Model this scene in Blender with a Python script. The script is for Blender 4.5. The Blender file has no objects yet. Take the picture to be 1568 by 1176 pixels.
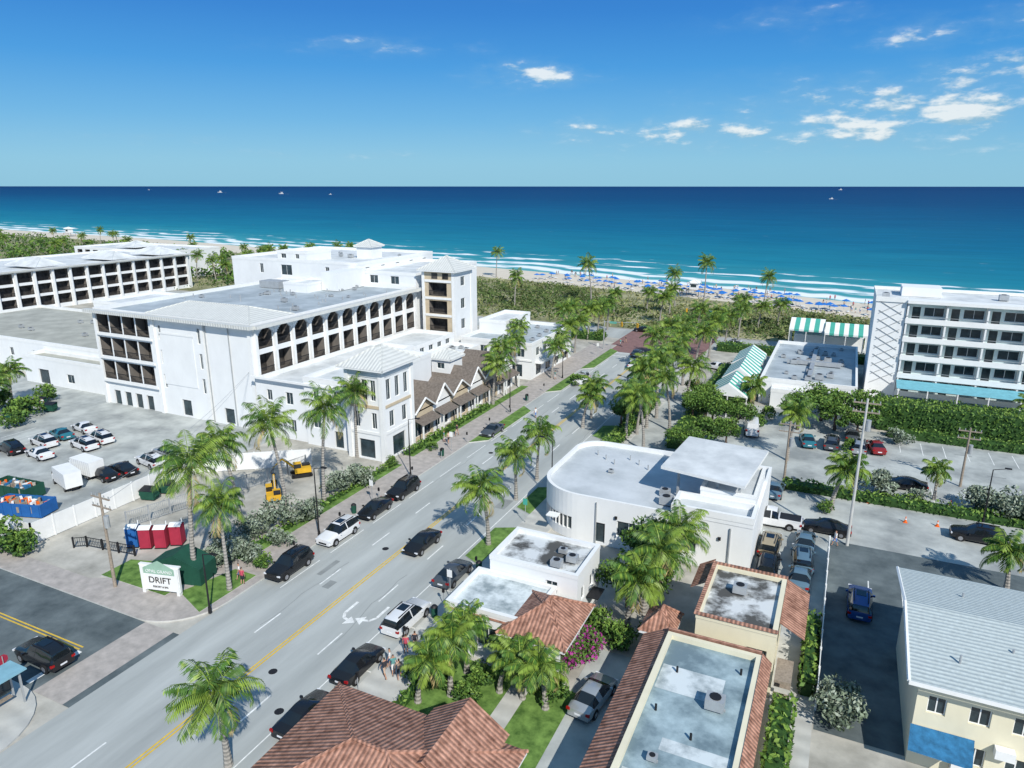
import bpy,bmesh,math,random
from mathutils import Vector,Matrix
D=bpy.data; C=bpy.context; R=random.Random(11)
sc=C.scene
def col(o): sc.collection.objects.link(o); return o
# ---- site survey: converts a photo sighting of a ground point to plan metres (x across the avenue, y along it to the sea)
def S(u,v,z=0,H=35.0,f=1079.0,p=math.radians(15.7),th=math.radians(25.3)):
    x=u-784;y=v-588
    t=(H-z)/(f*math.sin(p)+y*math.cos(p))
    X=t*x;Y=t*(f*math.cos(p)-y*math.sin(p))
    return (X*math.cos(th)-Y*math.sin(th), X*math.sin(th)+Y*math.cos(th))
# ---------------- materials
MC={}
def M(name,c,rough=.85,var=.12,s=1.2,spec=.25,metal=0,st=(1,1,1),band=None,c2=None,det=4,lh=(.3,.7)):
    if name in MC: return MC[name]
    m=D.materials.new(name); m.use_nodes=True; nt=m.node_tree; N=nt.nodes; L=nt.links
    b=N['Principled BSDF']; b.inputs['Roughness'].default_value=rough; b.inputs['Specular IOR Level'].default_value=spec
    b.inputs['Metallic'].default_value=metal
    g=N.new('ShaderNodeNewGeometry'); mp=N.new('ShaderNodeMapping'); mp.inputs['Scale'].default_value=st
    L.new(g.outputs['Position'],mp.inputs['Vector'])
    n=N.new('ShaderNodeTexNoise'); n.inputs['Scale'].default_value=s; n.inputs['Detail'].default_value=det; n.inputs['Roughness'].default_value=.62
    L.new(mp.outputs[0],n.inputs['Vector'])
    mr=N.new('ShaderNodeMapRange'); mr.inputs[1].default_value=lh[0]; mr.inputs[2].default_value=lh[1]
    L.new(n.outputs['Fac'],mr.inputs[0])
    mx=N.new('ShaderNodeMix'); mx.data_type='RGBA'
    a=[max(0,k*(1-var)) for k in c]; bb=[min(1,k*(1+var)) for k in (c2 or c)]
    mx.inputs[6].default_value=(*a,1); mx.inputs[7].default_value=(*bb,1)
    L.new(mr.outputs[0],mx.inputs[0]); out=mx.outputs[2]
    if band:
        ax,sz,dk=band
        sp=N.new('ShaderNodeSeparateXYZ'); L.new(g.outputs['Position'],sp.inputs[0])
        w=N.new('ShaderNodeMath'); w.operation='MULTIPLY'; w.inputs[1].default_value=2*math.pi/sz; L.new(sp.outputs[ax],w.inputs[0])
        si=N.new('ShaderNodeMath'); si.operation='SINE'; L.new(w.outputs[0],si.inputs[0])
        r=N.new('ShaderNodeMapRange'); r.inputs[1].default_value=-1; r.inputs[2].default_value=.2; r.inputs[3].default_value=dk; r.inputs[4].default_value=1
        L.new(si.outputs[0],r.inputs[0])
        vm=N.new('ShaderNodeVectorMath'); vm.operation='SCALE'; L.new(out,vm.inputs[0]); L.new(r.outputs[0],vm.inputs['Scale']); out=vm.outputs[0]
        bu=N.new('ShaderNodeBump'); bu.inputs['Strength'].default_value=.5; bu.inputs['Distance'].default_value=.05
        L.new(si.outputs[0],bu.inputs['Height']); L.new(bu.outputs[0],b.inputs['Normal'])
    L.new(out,b.inputs['Base Color']); MC[name]=m; return m
white=M('white_stucco',(.77,.785,.785),var=.045,s=.5,st=(1,1,.6),det=6)
cream=M('cream_stucco',(.74,.69,.52),var=.06,s=.6,st=(1,1,.5))
beige=M('beige_stucco',(.54,.45,.32),var=.08)
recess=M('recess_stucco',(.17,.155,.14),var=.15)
trim=M('white_trim',(.78,.79,.78),var=.04)
rgrey=M('membrane_roof',(.31,.36,.39),var=.14,s=.22,c2=(.42,.47,.50),det=7)
rlight=M('light_membrane_roof',(.54,.57,.58),var=.14,s=.3,c2=(.66,.68,.68),det=7)
rpale=M('pale_coated_roof',(.45,.49,.51),var=.12,s=.25,c2=(.54,.57,.59),det=7)
rstain=M('stained_roof',(.11,.11,.105),var=.2,s=.5,c2=(.52,.54,.54),det=7,lh=(.40,.56))
rblue=M('bluegrey_roof',(.19,.27,.31),var=.2,s=.3,c2=(.36,.46,.49),det=7,lh=(.4,.62))
rn1=M('pale_blue_roof',(.30,.36,.38),var=.15,s=.6,c2=(.54,.59,.60),det=7,lh=(.35,.55))
rmetal=M('standing_seam_roof',(.63,.64,.61),var=.06,band=(0,.5,.82),rough=.5)
rbrown=M('brown_shingle',(.17,.145,.125),var=.3,s=3)
rtan=M('gravel_roof',(.40,.40,.35),var=.2,s=.3,det=6)
shing=M('grey_shingle',(.46,.52,.52),var=.12,s=4,band=(1,.33,.92))
tilex=M('clay_tile_x',(.33,.155,.105),var=.35,s=1.8,band=(0,.30,.55),c2=(.46,.25,.18))
tiley=M('clay_tile_y',(.32,.15,.10),var=.35,s=1.8,band=(1,.30,.55),c2=(.46,.25,.18))
glass=M('window_glass',(.03,.05,.06),rough=.12,spec=.6,var=.5,s=.9)
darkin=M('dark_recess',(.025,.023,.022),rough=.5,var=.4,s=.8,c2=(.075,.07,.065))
bronze=M('bronze_frame',(.05,.04,.035),rough=.5)
iron=M('dark_iron',(.02,.02,.022),rough=.5)
steel=M('galvanised_steel',(.42,.44,.45),rough=.5,metal=.3)
wood=M('weathered_wood',(.30,.25,.20),var=.25,s=6)
road=M('asphalt_road',(.35,.37,.36),var=.10,s=.35,st=(1,.14,1),c2=(.43,.45,.435),det=8)
newas=M('new_asphalt',(.085,.11,.12),var=.25,s=.4,c2=(.13,.155,.16),det=7)
lot=M('lot_asphalt',(.31,.33,.325),var=.14,s=.2,c2=(.44,.46,.44),det=8,lh=(.35,.62))
patch=M('asphalt_patch',(.27,.285,.28),var=.12,s=.8)
walk=M('concrete_walk',(.50,.50,.47),var=.1,s=.8,band=(1,1.5,.93))
paver=M('brick_paver',(.36,.335,.31),var=.12,s=1.2,c2=(.44,.40,.37),det=8)
redbrick=M('red_brick_paving',(.24,.14,.13),var=.2,s=1)
dirt=M('sandy_dirt',(.34,.33,.29),var=.2,s=.3,c2=(.48,.46,.41),det=8)
sand=M('beach_sand',(.66,.59,.48),var=.08,s=.3)
grass=M('lawn_grass',(.07,.16,.03),var=.35,s=1.2,c2=(.15,.25,.06),det=7)
scrub=M('dune_ground',(.14,.16,.06),var=.3,s=.07,c2=(.36,.34,.20),det=8)
ylw=M('yellow_paint',(.65,.44,.06),var=.18,s=3); wht=M('white_paint',(.74,.75,.73),var=.2,s=2)
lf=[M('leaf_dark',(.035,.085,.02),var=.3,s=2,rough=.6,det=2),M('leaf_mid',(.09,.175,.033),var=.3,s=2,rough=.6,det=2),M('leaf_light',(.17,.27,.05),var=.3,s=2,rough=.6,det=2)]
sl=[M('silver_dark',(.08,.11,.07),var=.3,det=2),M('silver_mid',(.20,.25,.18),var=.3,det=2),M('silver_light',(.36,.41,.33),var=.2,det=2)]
pl=[M('frond_green',(.07,.15,.028),var=.35,s=1.5,rough=.45,det=2),M('frond_lime',(.19,.28,.045),var=.3,s=1.5,rough=.45,det=2),M('frond_dry',(.36,.29,.13),var=.3,det=2)]
dn=[M('dune_green',(.075,.12,.035),var=.3,s=.2,det=2),M('dune_olive',(.17,.20,.075),var=.3,s=.2,det=2),M('dune_straw',(.33,.32,.16),var=.25,s=.2,det=2)]
bark=M('palm_bark',(.34,.32,.29),var=.2,s=4,band=(2,.3,.8)); twig=M('tree_bark',(.12,.09,.07),var=.3,s=4)
green=M('green_canvas',(.07,.38,.30),var=.08); dgreen=M('dumpster_green',(.015,.075,.05),var=.15)
redp=M('red_plastic',(.36,.03,.06)); bluep=M('blue_plastic',(.02,.12,.36)); ypaint=M('machine_yellow',(.65,.38,.03))
tarp=M('blue_tarp',(.03,.15,.30),var=.35,s=2)
orange=M('safety_orange',(.8,.15,.02)); skin=M('skin',(.45,.26,.18)); hair=M('hair',(.05,.03,.02))
teal=M('teal_trim',(.16,.42,.50)); bgn=M('bougainvillea_bloom',(.36,.05,.26),var=.3)
trim2=M('kerb_concrete',(.52,.52,.50),var=.1)
# ---------------- mesh helpers
def mesh(name,V,F,mi,mats,smooth=False):
    me=D.meshes.new(name); me.from_pydata([tuple(v) for v in V],[],F)
    for m in mats: me.materials.append(m)
    if mi: me.polygons.foreach_set('material_index',mi)
    if smooth: me.polygons.foreach_set('use_smooth',[True]*len(F))
    me.update(); return me
class B:
    def __init__(s): s.p={}
    def P(s,part,mat): return s.p.setdefault((part,mat.name),[[],[],mat])
    def q(s,part,mat,pts):
        a=s.P(part,mat); i=len(a[0]); a[0]+=[tuple(p) for p in pts]; a[1].append(tuple(range(i,i+len(pts))))
    def box(s,part,mat,x0,x1,y0,y1,z0,z1,rot=0,c=None):
        a=s.P(part,mat); i=len(a[0])
        pts=[(x0,y0,z0),(x1,y0,z0),(x1,y1,z0),(x0,y1,z0),(x0,y0,z1),(x1,y0,z1),(x1,y1,z1),(x0,y1,z1)]
        if rot:
            cx,cy=c or ((x0+x1)/2,(y0+y1)/2); k,w=math.cos(rot),math.sin(rot)
            pts=[(cx+(x-cx)*k-(y-cy)*w,cy+(x-cx)*w+(y-cy)*k,z) for x,y,z in pts]
        a[0]+=pts
        a[1]+=[tuple(i+j for j in f) for f in((3,2,1,0),(4,5,6,7),(0,1,5,4),(1,2,6,5),(2,3,7,6),(3,0,4,7))]
    def cyl(s,part,mat,p0,p1,r0,r1=None,n=10,cap=True):
        r1=r0 if r1 is None else r1; p0=Vector(p0);p1=Vector(p1); d=(p1-p0).normalized()
        u=d.orthogonal().normalized(); w=d.cross(u); a=s.P(part,mat); i=len(a[0])
        for p,r in((p0,r0),(p1,r1)):
            for k in range(n):
                t=2*math.pi*k/n; a[0].append(tuple(p+u*r*math.cos(t)+w*r*math.sin(t)))
        for k in range(n): a[1].append((i+k,i+(k+1)%n,i+n+(k+1)%n,i+n+k))
        if cap: a[1]+=[tuple(i+k for k in reversed(range(n))),tuple(i+n+k for k in range(n))]
    def wall(s,p0,p1,z0,z1,ops=(),mat=None,part='walls',depth=.18):
        mat=mat or white; L=math.dist(p0,p1); dx,dy=(p1[0]-p0[0])/L,(p1[1]-p0[1])/L; nx,ny=dy,-dx
        def pt(u,z,d=0): return (p0[0]+dx*u-nx*d,p0[1]+dy*u-ny*d,z)
        us=sorted({0,L}|{o[0] for o in ops}|{o[1] for o in ops}); zs=sorted({z0,z1}|{o[2] for o in ops}|{o[3] for o in ops})
        for a,b in zip(us,us[1:]):
            for c,d in zip(zs,zs[1:]):
                if any(o[0]-1e-4<=a and b<=o[1]+1e-4 and o[2]-1e-4<=c and d<=o[3]+1e-4 for o in ops): continue
                s.q(part,mat,[pt(a,c),pt(b,c),pt(b,d),pt(a,d)])
        for o in ops:
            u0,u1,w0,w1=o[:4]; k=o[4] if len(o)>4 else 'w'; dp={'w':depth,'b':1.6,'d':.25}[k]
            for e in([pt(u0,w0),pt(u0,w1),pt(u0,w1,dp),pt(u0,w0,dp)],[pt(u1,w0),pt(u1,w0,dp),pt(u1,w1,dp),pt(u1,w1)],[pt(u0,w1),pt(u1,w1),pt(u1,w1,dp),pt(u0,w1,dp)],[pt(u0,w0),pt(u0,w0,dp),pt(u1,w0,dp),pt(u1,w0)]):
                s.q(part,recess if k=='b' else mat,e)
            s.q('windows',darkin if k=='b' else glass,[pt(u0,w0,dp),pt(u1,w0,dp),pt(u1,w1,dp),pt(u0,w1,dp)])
            def bar(a,b,c,d,e,m):
                q=[pt(a,c,e),pt(b,c,e),pt(b,d,e),pt(a,d,e)]; s.q('frames',m,q)
            if k=='w':
                e=dp-.03; t=.07; bar(u0,u1,w0,w0+t,e,trim);bar(u0,u1,w1-t,w1,e,trim);bar(u0,u0+t,w0+t,w1-t,e,trim);bar(u1-t,u1,w0+t,w1-t,e,trim)
                m=(u0+u1)/2; bar(m-t/2,m+t/2,w0+t,w1-t,e,trim)
            if k=='b':
                e=dp-.04; n=max(1,round((u1-u0)/1.3))
                for j in range(n+1): x=u0+(u1-u0)*j/n; bar(max(u0,x-.06),min(u1,x+.06),w0,w1,e,bronze)
                bar(u0,u1,w0+.95,w0+1.08,-.03,iron); bar(u0,u1,w0+.06,w0+.15,-.03,iron)
                nb=int((u1-u0)/.15)
                for j in range(nb): x=u0+(j+.5)*(u1-u0)/nb; bar(x-.03,x+.03,w0+.15,w0+.95,-.03,iron)
    def shell(s,x0,x1,y0,y1,h,rm,mat=None,f=(),r=(),l=(),b=(),par=.6,z0=0):
        mat=mat or white
        s.wall((x0,y0),(x1,y0),z0,h,f,mat);s.wall((x1,y0),(x1,y1),z0,h,r,mat);s.wall((x1,y1),(x0,y1),z0,h,b,mat);s.wall((x0,y1),(x0,y0),z0,h,l,mat)
        if par>0:
            t=.3
            for q in((x0-.04,x1+.04,y0-.04,y0+t),(x0-.04,x1+.04,y1-t,y1+.04),(x0-.04,x0+t,y0+t,y1-t),(x1-t,x1+.04,y0+t,y1-t)): s.box('parapet',trim if mat==white else mat,*q,h-par,h+.04)
            s.q('roof',rm,[(x0,y0,h-par+.02),(x1,y0,h-par+.02),(x1,y1,h-par+.02),(x0,y1,h-par+.02)])
        elif par==0: s.q('roof',rm,[(x0,y0,h),(x1,y0,h),(x1,y1,h),(x0,y1,h)])
    def hip(s,x0,x1,y0,y1,ze,zr,mx,my=None,ov=.5,part='roof',fas=None):
        my=my or mx; x0-=ov;x1+=ov;y0-=ov;y1+=ov; w=min(x1-x0,y1-y0)/2
        if x1-x0>=y1-y0: a=(x0+w,(y0+y1)/2,zr);b=(x1-w,(y0+y1)/2,zr)
        else: a=((x0+x1)/2,y0+w,zr);b=((x0+x1)/2,y1-w,zr)
        c=[(x0,y0,ze),(x1,y0,ze),(x1,y1,ze),(x0,y1,ze)]
        if x1-x0>=y1-y0:
            s.q(part,mx,[c[0],c[1],b,a]);s.q(part,mx,[c[2],c[3],a,b]);s.q(part,my,[c[1],c[2],b]);s.q(part,my,[c[3],c[0],a])
        else:
            s.q(part,mx,[c[0],c[1],a]);s.q(part,mx,[c[2],c[3],b]);s.q(part,my,[c[1],c[2],b,a]);s.q(part,my,[c[3],c[0],a,b])
        s.box('fascia',fas or trim,x0+.03,x1-.03,y0+.03,y1-.03,ze-.22,ze-.01)
        for p,q in((c[0],a),(c[3],a),(c[1],b),(c[2],b),(a,b)):
            if math.dist(p,q)>.2: s.cyl('ridge_caps',mx,p,q,.11,n=6)
    def ac(s,x,y,z,k=1):
        s.box('roof_units',steel,x-.55*k,x+.55*k,y-.45*k,y+.45*k,z+.15,z+.85*k); s.cyl('roof_units',iron,(x,y,z+.85*k),(x,y,z+.9*k),.35*k)
        s.box('roof_units',steel,x-.65*k,x+.65*k,y-.05,y+.05,z,z+.15)
    def done(s,name,loc=(0,0,0),join=False,rotz=0):
        if join:
            V=[];F=[];mi=[];ms=[]
            for (pt,mn),(v,f,m) in s.p.items():
                if m not in ms: ms.append(m)
                k=len(V); V+=v; F+=[tuple(k+j for j in q) for q in f]; mi+=[ms.index(m)]*len(f)
            o=col(D.objects.new(name,mesh(name,V,F,mi,ms))); o.location=loc; o.rotation_euler[2]=rotz; return o
        e=col(D.objects.new(name,None)); g={}
        for (pt,mn),x in s.p.items(): g.setdefault(pt,[]).append(x)
        for pt,xs in g.items():
            V=[];F=[];mi=[];ms=[]
            for v,f,m in xs:
                ms.append(m);k=len(V);V+=v;F+=[tuple(k+j for j in q) for q in f];mi+=[len(ms)-1]*len(f)
            o=col(D.objects.new(pt,mesh(pt,V,F,mi,ms))); o.parent=e
        e.location=loc; e.rotation_euler[2]=rotz; return e
def row(L,n,w,z0,z1,k='w',m=1.0,off=0):
    out=[]; st=(L-2*m)/n
    for i in range(n): c=off+m+st*(i+.5); out.append((c-w/2,c+w/2,z0,z1,k))
    return out
def sheet(name,x0,x1,y0,y1,z,mat):
    b=B(); b.q('s',mat,[(x0,y0,z),(x1,y0,z),(x1,y1,z),(x0,y1,z)]); return b.done(name,join=True)
def slab(name,pts,z,mat,kerb=None):
    b=B(); b.q('top',mat,[(x,y,z) for x,y in pts])
    for p,q in zip(pts,pts[1:]+pts[:1]): b.q('kerb',kerb or trim2,[(*p,-.02),(*q,-.02),(*q,z),(*p,z)])
    return b.done(name,join=True)
def rect(x0,x1,y0,y1): return [(x0,y0),(x1,y0),(x1,y1),(x0,y1)]
# ---------------- ground, road, sea
sheet('ground',-9000,9000,-3000,9000,-.01,dirt)
shore=[(2500,-300),(600,70),(300,165),(6,246),(-42,263),(-158,289),(-402,340),(-657,368),(-1500,430),(-9000,700)]
def shy(x):
    for (a,b),(c,d) in zip(shore,shore[1:]):
        if c<=x<=a: return b+(d-b)*(a-x)/(a-c)
    return 246
def band(name,y0,y1,z,mat,xa=-1500,xb=600,n=60):
    b=B(); xs=[xb+(xa-xb)*i/n for i in range(n+1)]
    for a,c in zip(xs,xs[1:]): b.q('s',mat,[(a,y0(a),z),(a,y1(a),z),(c,y1(c),z),(c,y0(c),z)])
    return b.done(name,join=True)
band('dune_terrain',lambda x:min(172.5,shy(x)-36),lambda x:shy(x)-31,.01,scrub,-1500,100); band('beach_sand',lambda x:shy(x)-32,lambda x:shy(x)+30,.014,sand)
def ocean():
    ds=[-4,0,4,8,14,22,32,45,65,100,160,300,600,1200,3000,8000,20000,45000]
    px=[30000,6000,2500]+[600-20*i for i in range(0,68)]+[-1000,-1500,-3000,-9000,-80000]
    V=[];U=[];F=[]
    def sy(x): return shy(x) if -9000<=x<=2500 else (-300-.55*(x-2500) if x>2500 else 700)
    for d in ds:
        for x in px: V.append((x,sy(x)+d,.03)); U.append((x,d))
    n=len(px)
    for i in range(len(ds)-1):
        for j in range(n-1): F.append((i*n+j,i*n+j+1,(i+1)*n+j+1,(i+1)*n+j))
    m=D.materials.new('sea_water'); m.use_nodes=True; nt=m.node_tree;N=nt.nodes;L=nt.links;b=N['Principled BSDF']
    me=mesh('ocean',V,F,None,[m]); uv=me.uv_layers.new(name='shore')
    for l in me.loops: uv.data[l.index].uv=(U[l.vertex_index][0]/1000,U[l.vertex_index][1]/1000)
    col(D.objects.new('ocean',me))
    tc=N.new('ShaderNodeUVMap'); tc.uv_map='shore'; sp=N.new('ShaderNodeSeparateXYZ'); L.new(tc.outputs[0],sp.inputs[0])
    g=N.new('ShaderNodeNewGeometry')
    def math_(op,a,b_=None,cl=False):
        k=N.new('ShaderNodeMath');k.operation=op;k.use_clamp=cl
        for i,x in enumerate((a,b_)):
            if x is None: continue
            if isinstance(x,(int,float)): k.inputs[i].default_value=x
            else: L.new(x,k.inputs[i])
        return k.outputs[0]
    def noise(scale,st,det=3,rough=.6):
        mp=N.new('ShaderNodeMapping'); mp.inputs['Scale'].default_value=st; mp.inputs['Rotation'].default_value=(0,0,.2); L.new(g.outputs['Position'],mp.inputs[0])
        k=N.new('ShaderNodeTexNoise');k.inputs['Scale'].default_value=scale;k.inputs['Detail'].default_value=det;k.inputs['Roughness'].default_value=rough;L.new(mp.outputs[0],k.inputs['Vector']);return k.outputs['Fac']
    big=noise(.005,(1,2.2,1),4); d=math_('MULTIPLY',sp.outputs[1],1000)
    dn_=math_('ADD',d,math_('MULTIPLY',math_('MULTIPLY',math_('SUBTRACT',big,.5),1.1),math_('ADD',d,40)))
    lg=math_('MULTIPLY',math_('LOGARITHM',math_('MAXIMUM',math_('ADD',dn_,30),10),10),.25)
    cr=N.new('ShaderNodeValToRGB'); e=cr.color_ramp.elements
    for p,c in((.0,(.16,.42,.40)),(.36,(.13,.40,.40)),(.43,(.045,.29,.33)),(.52,(.012,.20,.28)),(.62,(.004,.135,.235)),(.72,(.002,.085,.185)),(.80,(.0012,.052,.145)),(1,(.0008,.03,.115))):
        x=e[0] if p==0 else (e[-1] if p==1 else e.new(p)); x.color=(*c,1)
    L.new(lg,cr.inputs[0])
    f1=noise(.07,(.3,1.4,1),5,.65)
    wob=math_('ADD',d,math_('MULTIPLY',math_('SUBTRACT',noise(.02,(1,.2,1),3),.5),44))
    surf=None
    for c0,w,th in((1,6,.36),(17,5.5,.43),(36,5,.47),(58,4,.53)):
        x=math_('DIVIDE',math_('ABSOLUTE',math_('SUBTRACT',wob,c0)),w)
        x=math_('SUBTRACT',1,x,True); x=math_('MULTIPLY',x,math_('MULTIPLY',math_('SUBTRACT',f1,th),14,True))
        surf=x if surf is None else math_('MAXIMUM',surf,x)
    caps=math_('MULTIPLY',math_('SUBTRACT',noise(.16,(.35,1.5,1),3,.7),.69),20,True)
    foam=math_('MINIMUM',math_('MAXIMUM',math_('MULTIPLY',surf,2.0),math_('MULTIPLY',caps,.4)),1)
    rip=math_('ADD',.55,math_('MULTIPLY',noise(.05,(.35,1.6,1),6,.78),.9))
    vm=N.new('ShaderNodeVectorMath');vm.operation='SCALE';L.new(cr.outputs[0],vm.inputs[0]);L.new(rip,vm.inputs['Scale'])
    mx=N.new('ShaderNodeMix');mx.data_type='RGBA';L.new(foam,mx.inputs[0]);L.new(vm.outputs[0],mx.inputs[6]);mx.inputs[7].default_value=(.84,.88,.88,1)
    L.new(mx.outputs[2],b.inputs['Base Color']); b.inputs['Roughness'].default_value=.5; b.inputs['Specular IOR Level'].default_value=.05
ocean()
sheet('avenue_road',-45.5,-28.6,-30,146,.004,road); sheet('side_street',-140,-45.5,24,33.2,.004,newas)
sheet('beach_road',-400,300,160,171,.004,road); sheet('brick_intersection',-47,-26,146,171.5,.008,redbrick)
sheet('side_crosswalk',-49.5,-46.2,24,33.2,.008,paver)
def arc(cx,cy,r,a0,a1,n=8): return [(cx+r*math.cos(math.radians(a0+(a1-a0)*i/n)),cy+r*math.sin(math.radians(a0+(a1-a0)*i/n))) for i in range(n+1)]
slab('left_sidewalk',arc(-50.5,38.2,5,-90,0)+[(-45.5,152),(-51,152),(-51,40),(-60,35.6),(-100,35.6),(-100,33.2)],.13,paver)
slab('near_left_sidewalk',[(-100,24),(-100,21),(-50,21),(-48.5,15),(-48.5,-30),(-45.5,-30),(-45.5,19)]+arc(-50.5,19,5,0,90),.13,walk)
slab('right_sidewalk',rect(-28.6,-25.2,-20,146),.13,walk)
for a,b_ in((54,60.5),(66,72),(78,83),(92,97),(108,118)): slab('planting_strip',[(-28.55,a-1),(-30.6,a),(-30.6,b_),(-28.55,b_+1)],.15,grass)
for a,b_ in((84,99),(112,122),(130,146)): slab('planting_strip',[(-45.55,a-2),(-43.4,a),(-43.4,b_),(-45.55,b_+2)],.15,grass)
slab('corner_lawn',[(-46.4,36),(-46.4,42.5),(-49,42.5),(-50.5,37.5)],.16,grass)
slab('corner_lawn',[(-51.2,36.5),(-51.2,42),(-59.5,39.5),(-59.5,36.4)],.16,grass)
slab('verge_lawn',rect(-51,-49.3,44,71),.15,grass); slab('verge_lawn',rect(-51,-49.6,74,112),.15,grass)
slab('near_corner_lawn',[(-50.5,20.5),(-60,20.5),(-60,5),(-50,5)],.16,grass)
sheet('parking_lot',-150,-71.6,36,78,.004,lot); sheet('right_parking_lot',-6,80,73,112,.004,lot); sheet('near_right_lot',1.5,80,44,73,.006,newas)
sheet('back_alley',-5,1.5,55,73,.006,lot); sheet('far_forecourt',-26,6,84,118,.0,lot)
sheet('garden_lawn',-25,-14,31.5,40.5,.02,grass); sheet('garden_path',-18.6,-17.2,31.5,40.5,.03,walk)
sheet('yard_paving',-14.5,-10.6,28,60,.012,lot); sheet('garden_soil',-15,-7,46,60,.02,dirt); sheet('rear_garden',-1.5,1.4,30,56,.02,walk)
b=B()
for x in(-37.14,-36.86): b.q('l',ylw,[(x-.07,-25,.009),(x+.07,-25,.009),(x+.07,144,.009),(x-.07,144,.009)])
for yy in(28.45,28.75): b.q('l',ylw,[(-130,yy,.009),(-51,yy,.009),(-51,yy+.13,.009),(-130,yy+.13,.009)])
b.q('l',wht,[(-51,24.4,.009),(-50.5,24.4,.009),(-50.5,28.4,.009),(-51,28.4,.009)])
for x in(-40.2,-33.7):
    y=-20
    while y<142:
        b.q('l',wht,[(x-.07,y,.009),(x+.07,y,.009),(x+.07,y+3,.009),(x-.07,y+3,.009)]); y+=8
for y in range(42,140,7):
    b.q('l',wht,[(-43.1,y,.009),(-43.0,y,.009),(-43.0,y+5.4,.009),(-43.1,y+5.4,.009)])
for y in range(0,54,6): b.q('l',wht,[(-30.95,y,.009),(-28.7,y,.009),(-28.7,y+.12,.009),(-30.95,y+.12,.009)])
b.q('l',wht,[(-31.1,0,.0085),(-31,0,.0085),(-31,140,.0085),(-31.1,140,.0085)])
for yy in(142.2,145): b.q('l',wht,[(-45.3,yy,.0092),(-28.8,yy,.0092),(-28.8,yy+.3,.0092),(-45.3,yy+.3,.0092)])
def arrow(x,y,sg):
    pts=[(0,2.2),(.0,.4),(.35,-.2),(.9,-.35)]
    for (ax,ay),(bx,by) in zip(pts,pts[1:]):
        d=Vector((bx-ax,by-ay)).normalized().orthogonal()*.13
        b.q('l',wht,[(x+sg*(ax+d.x),y+ay+d.y,.009),(x+sg*(bx+d.x),y+by+d.y,.009),(x+sg*(bx-d.x),y+by-d.y,.009),(x+sg*(ax-d.x),y+ay-d.y,.009)])
    b.q('l',wht,[(x+sg*.85,y+.2,.0095),(x+sg*1.6,y-.4,.0095),(x+sg*.75,y-1.0,.0095)])
arrow(-35.3,41,1); arrow(-32.4,41.5,-1)
b.done('road_markings',join=True)
b=B()
for i in range(12):
    x=R.uniform(-44.5,-29.5);y=R.uniform(15,140);w=R.uniform(.5,1.4);l=R.uniform(1,5); b.q('p',patch,[(x,y,.0065),(x+w,y,.0065),(x+w,y+l,.0065),(x,y+l,.0065)])
for i in range(12):
    x=R.uniform(-43,-31);y=R.uniform(20,120)
    for k in range(9):
        nx,ny=x+R.uniform(-.25,.25),y+R.uniform(.7,1.6); b.q('c',patch,[(x-.035,y,.0075),(x+.035,y,.0075),(nx+.035,ny,.0075),(nx-.035,ny,.0075)]); x,y=nx,ny
for x,y in((-35.4,33),(-38.6,52),(-34,66),(-41,80),(-32,30)):
    b.q('m',iron,[(x+.34*math.cos(t*.524),y+.34*math.sin(t*.524),.0082) for t in range(12)])
for i in range(14):
    x=R.uniform(0,50);y=R.uniform(88,108);b.q('p',patch,[(x,y,.0065),(x+2,y,.0065),(x+2,y+.25,.0065),(x,y+.25,.0065)])
b.done('road_patches',join=True)
b=B()
for i in range(14): x=4+i*2.7; b.q('l',wht,[(x,87,.009),(x+.1,87,.009),(x+.1,92,.009),(x,92,.009)]); b.q('l',wht,[(x,104,.009),(x+.1,104,.009),(x+.1,109,.009),(x,109,.009)])
for i in range(9): x=5+i*2.7; b.q('l',wht,[(x,60.5,.011),(x+.1,60.5,.011),(x+.1,66,.011),(x,66,.011)])
for i in range(12): x=-130+i*2.8; b.q('l',wht,[(x,55,.009),(x+.1,55,.009),(x+.1,60,.009),(x,60,.009)])
b.done('parking_markings',join=True)
# ---------------- foliage
def leaf(V,F,mi,c,s,k,rn):
    a=rn.uniform(0,6.28);t=rn.uniform(-1,1); n=Vector((math.cos(a)*.8,math.sin(a)*.8,.4+t)).normalized(); u=n.orthogonal().normalized(); u=Matrix.Rotation(rn.uniform(0,6.28),3,n)@u; w=n.cross(u)
    i=len(V); c=Vector(c); V+=[c-u*s,c-w*s*.5,c+u*s,c+w*s*.5]; F.append((i,i+1,i+2,i+3)); mi.append(k)
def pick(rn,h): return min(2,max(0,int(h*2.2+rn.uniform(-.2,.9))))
def tree_mesh(name,seed,h,r,n=1700,ls=.24,mats=lf,trunk=True,flat=.65):
    rn=random.Random(seed); V=[];F=[];mi=[]; bb=B(); ms=list(mats)+[twig]
    blobs=[]
    for i in range(11):
        a=rn.uniform(0,6.28);d=r*rn.uniform(.15,.72); z=h-r*flat+rn.uniform(-.55,.5)*r*flat
        blobs.append((Vector((d*math.cos(a),d*math.sin(a),z)),r*rn.uniform(.25,.46)))
    if trunk:
        bb.cyl('t',twig,(0,0,0),(0.1,0,h*.45),.07*r,.045*r,8)
        for c,q in blobs[:7]: bb.cyl('t',twig,(.1,0,h*.42),c,.035*r,.012*r,5)
    for (v,f,m) in bb.p.values():
        k=len(V);V+=[Vector(x) for x in v];F+=[tuple(k+j for j in q) for q in f];mi+=[3]*len(f)
    for i in range(n):
        c,q=rn.choice(blobs); d=Vector((rn.gauss(0,1),rn.gauss(0,1),rn.gauss(0,1))).normalized(); rr=q*rn.uniform(.55,1.08)
        p=c+Vector((d.x*rr,d.y*rr,d.z*rr*.8))
        if p.z<.1: p.z=.1
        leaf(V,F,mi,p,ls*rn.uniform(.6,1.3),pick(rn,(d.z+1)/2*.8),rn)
    return mesh(name,V,F,mi,ms)
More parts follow.
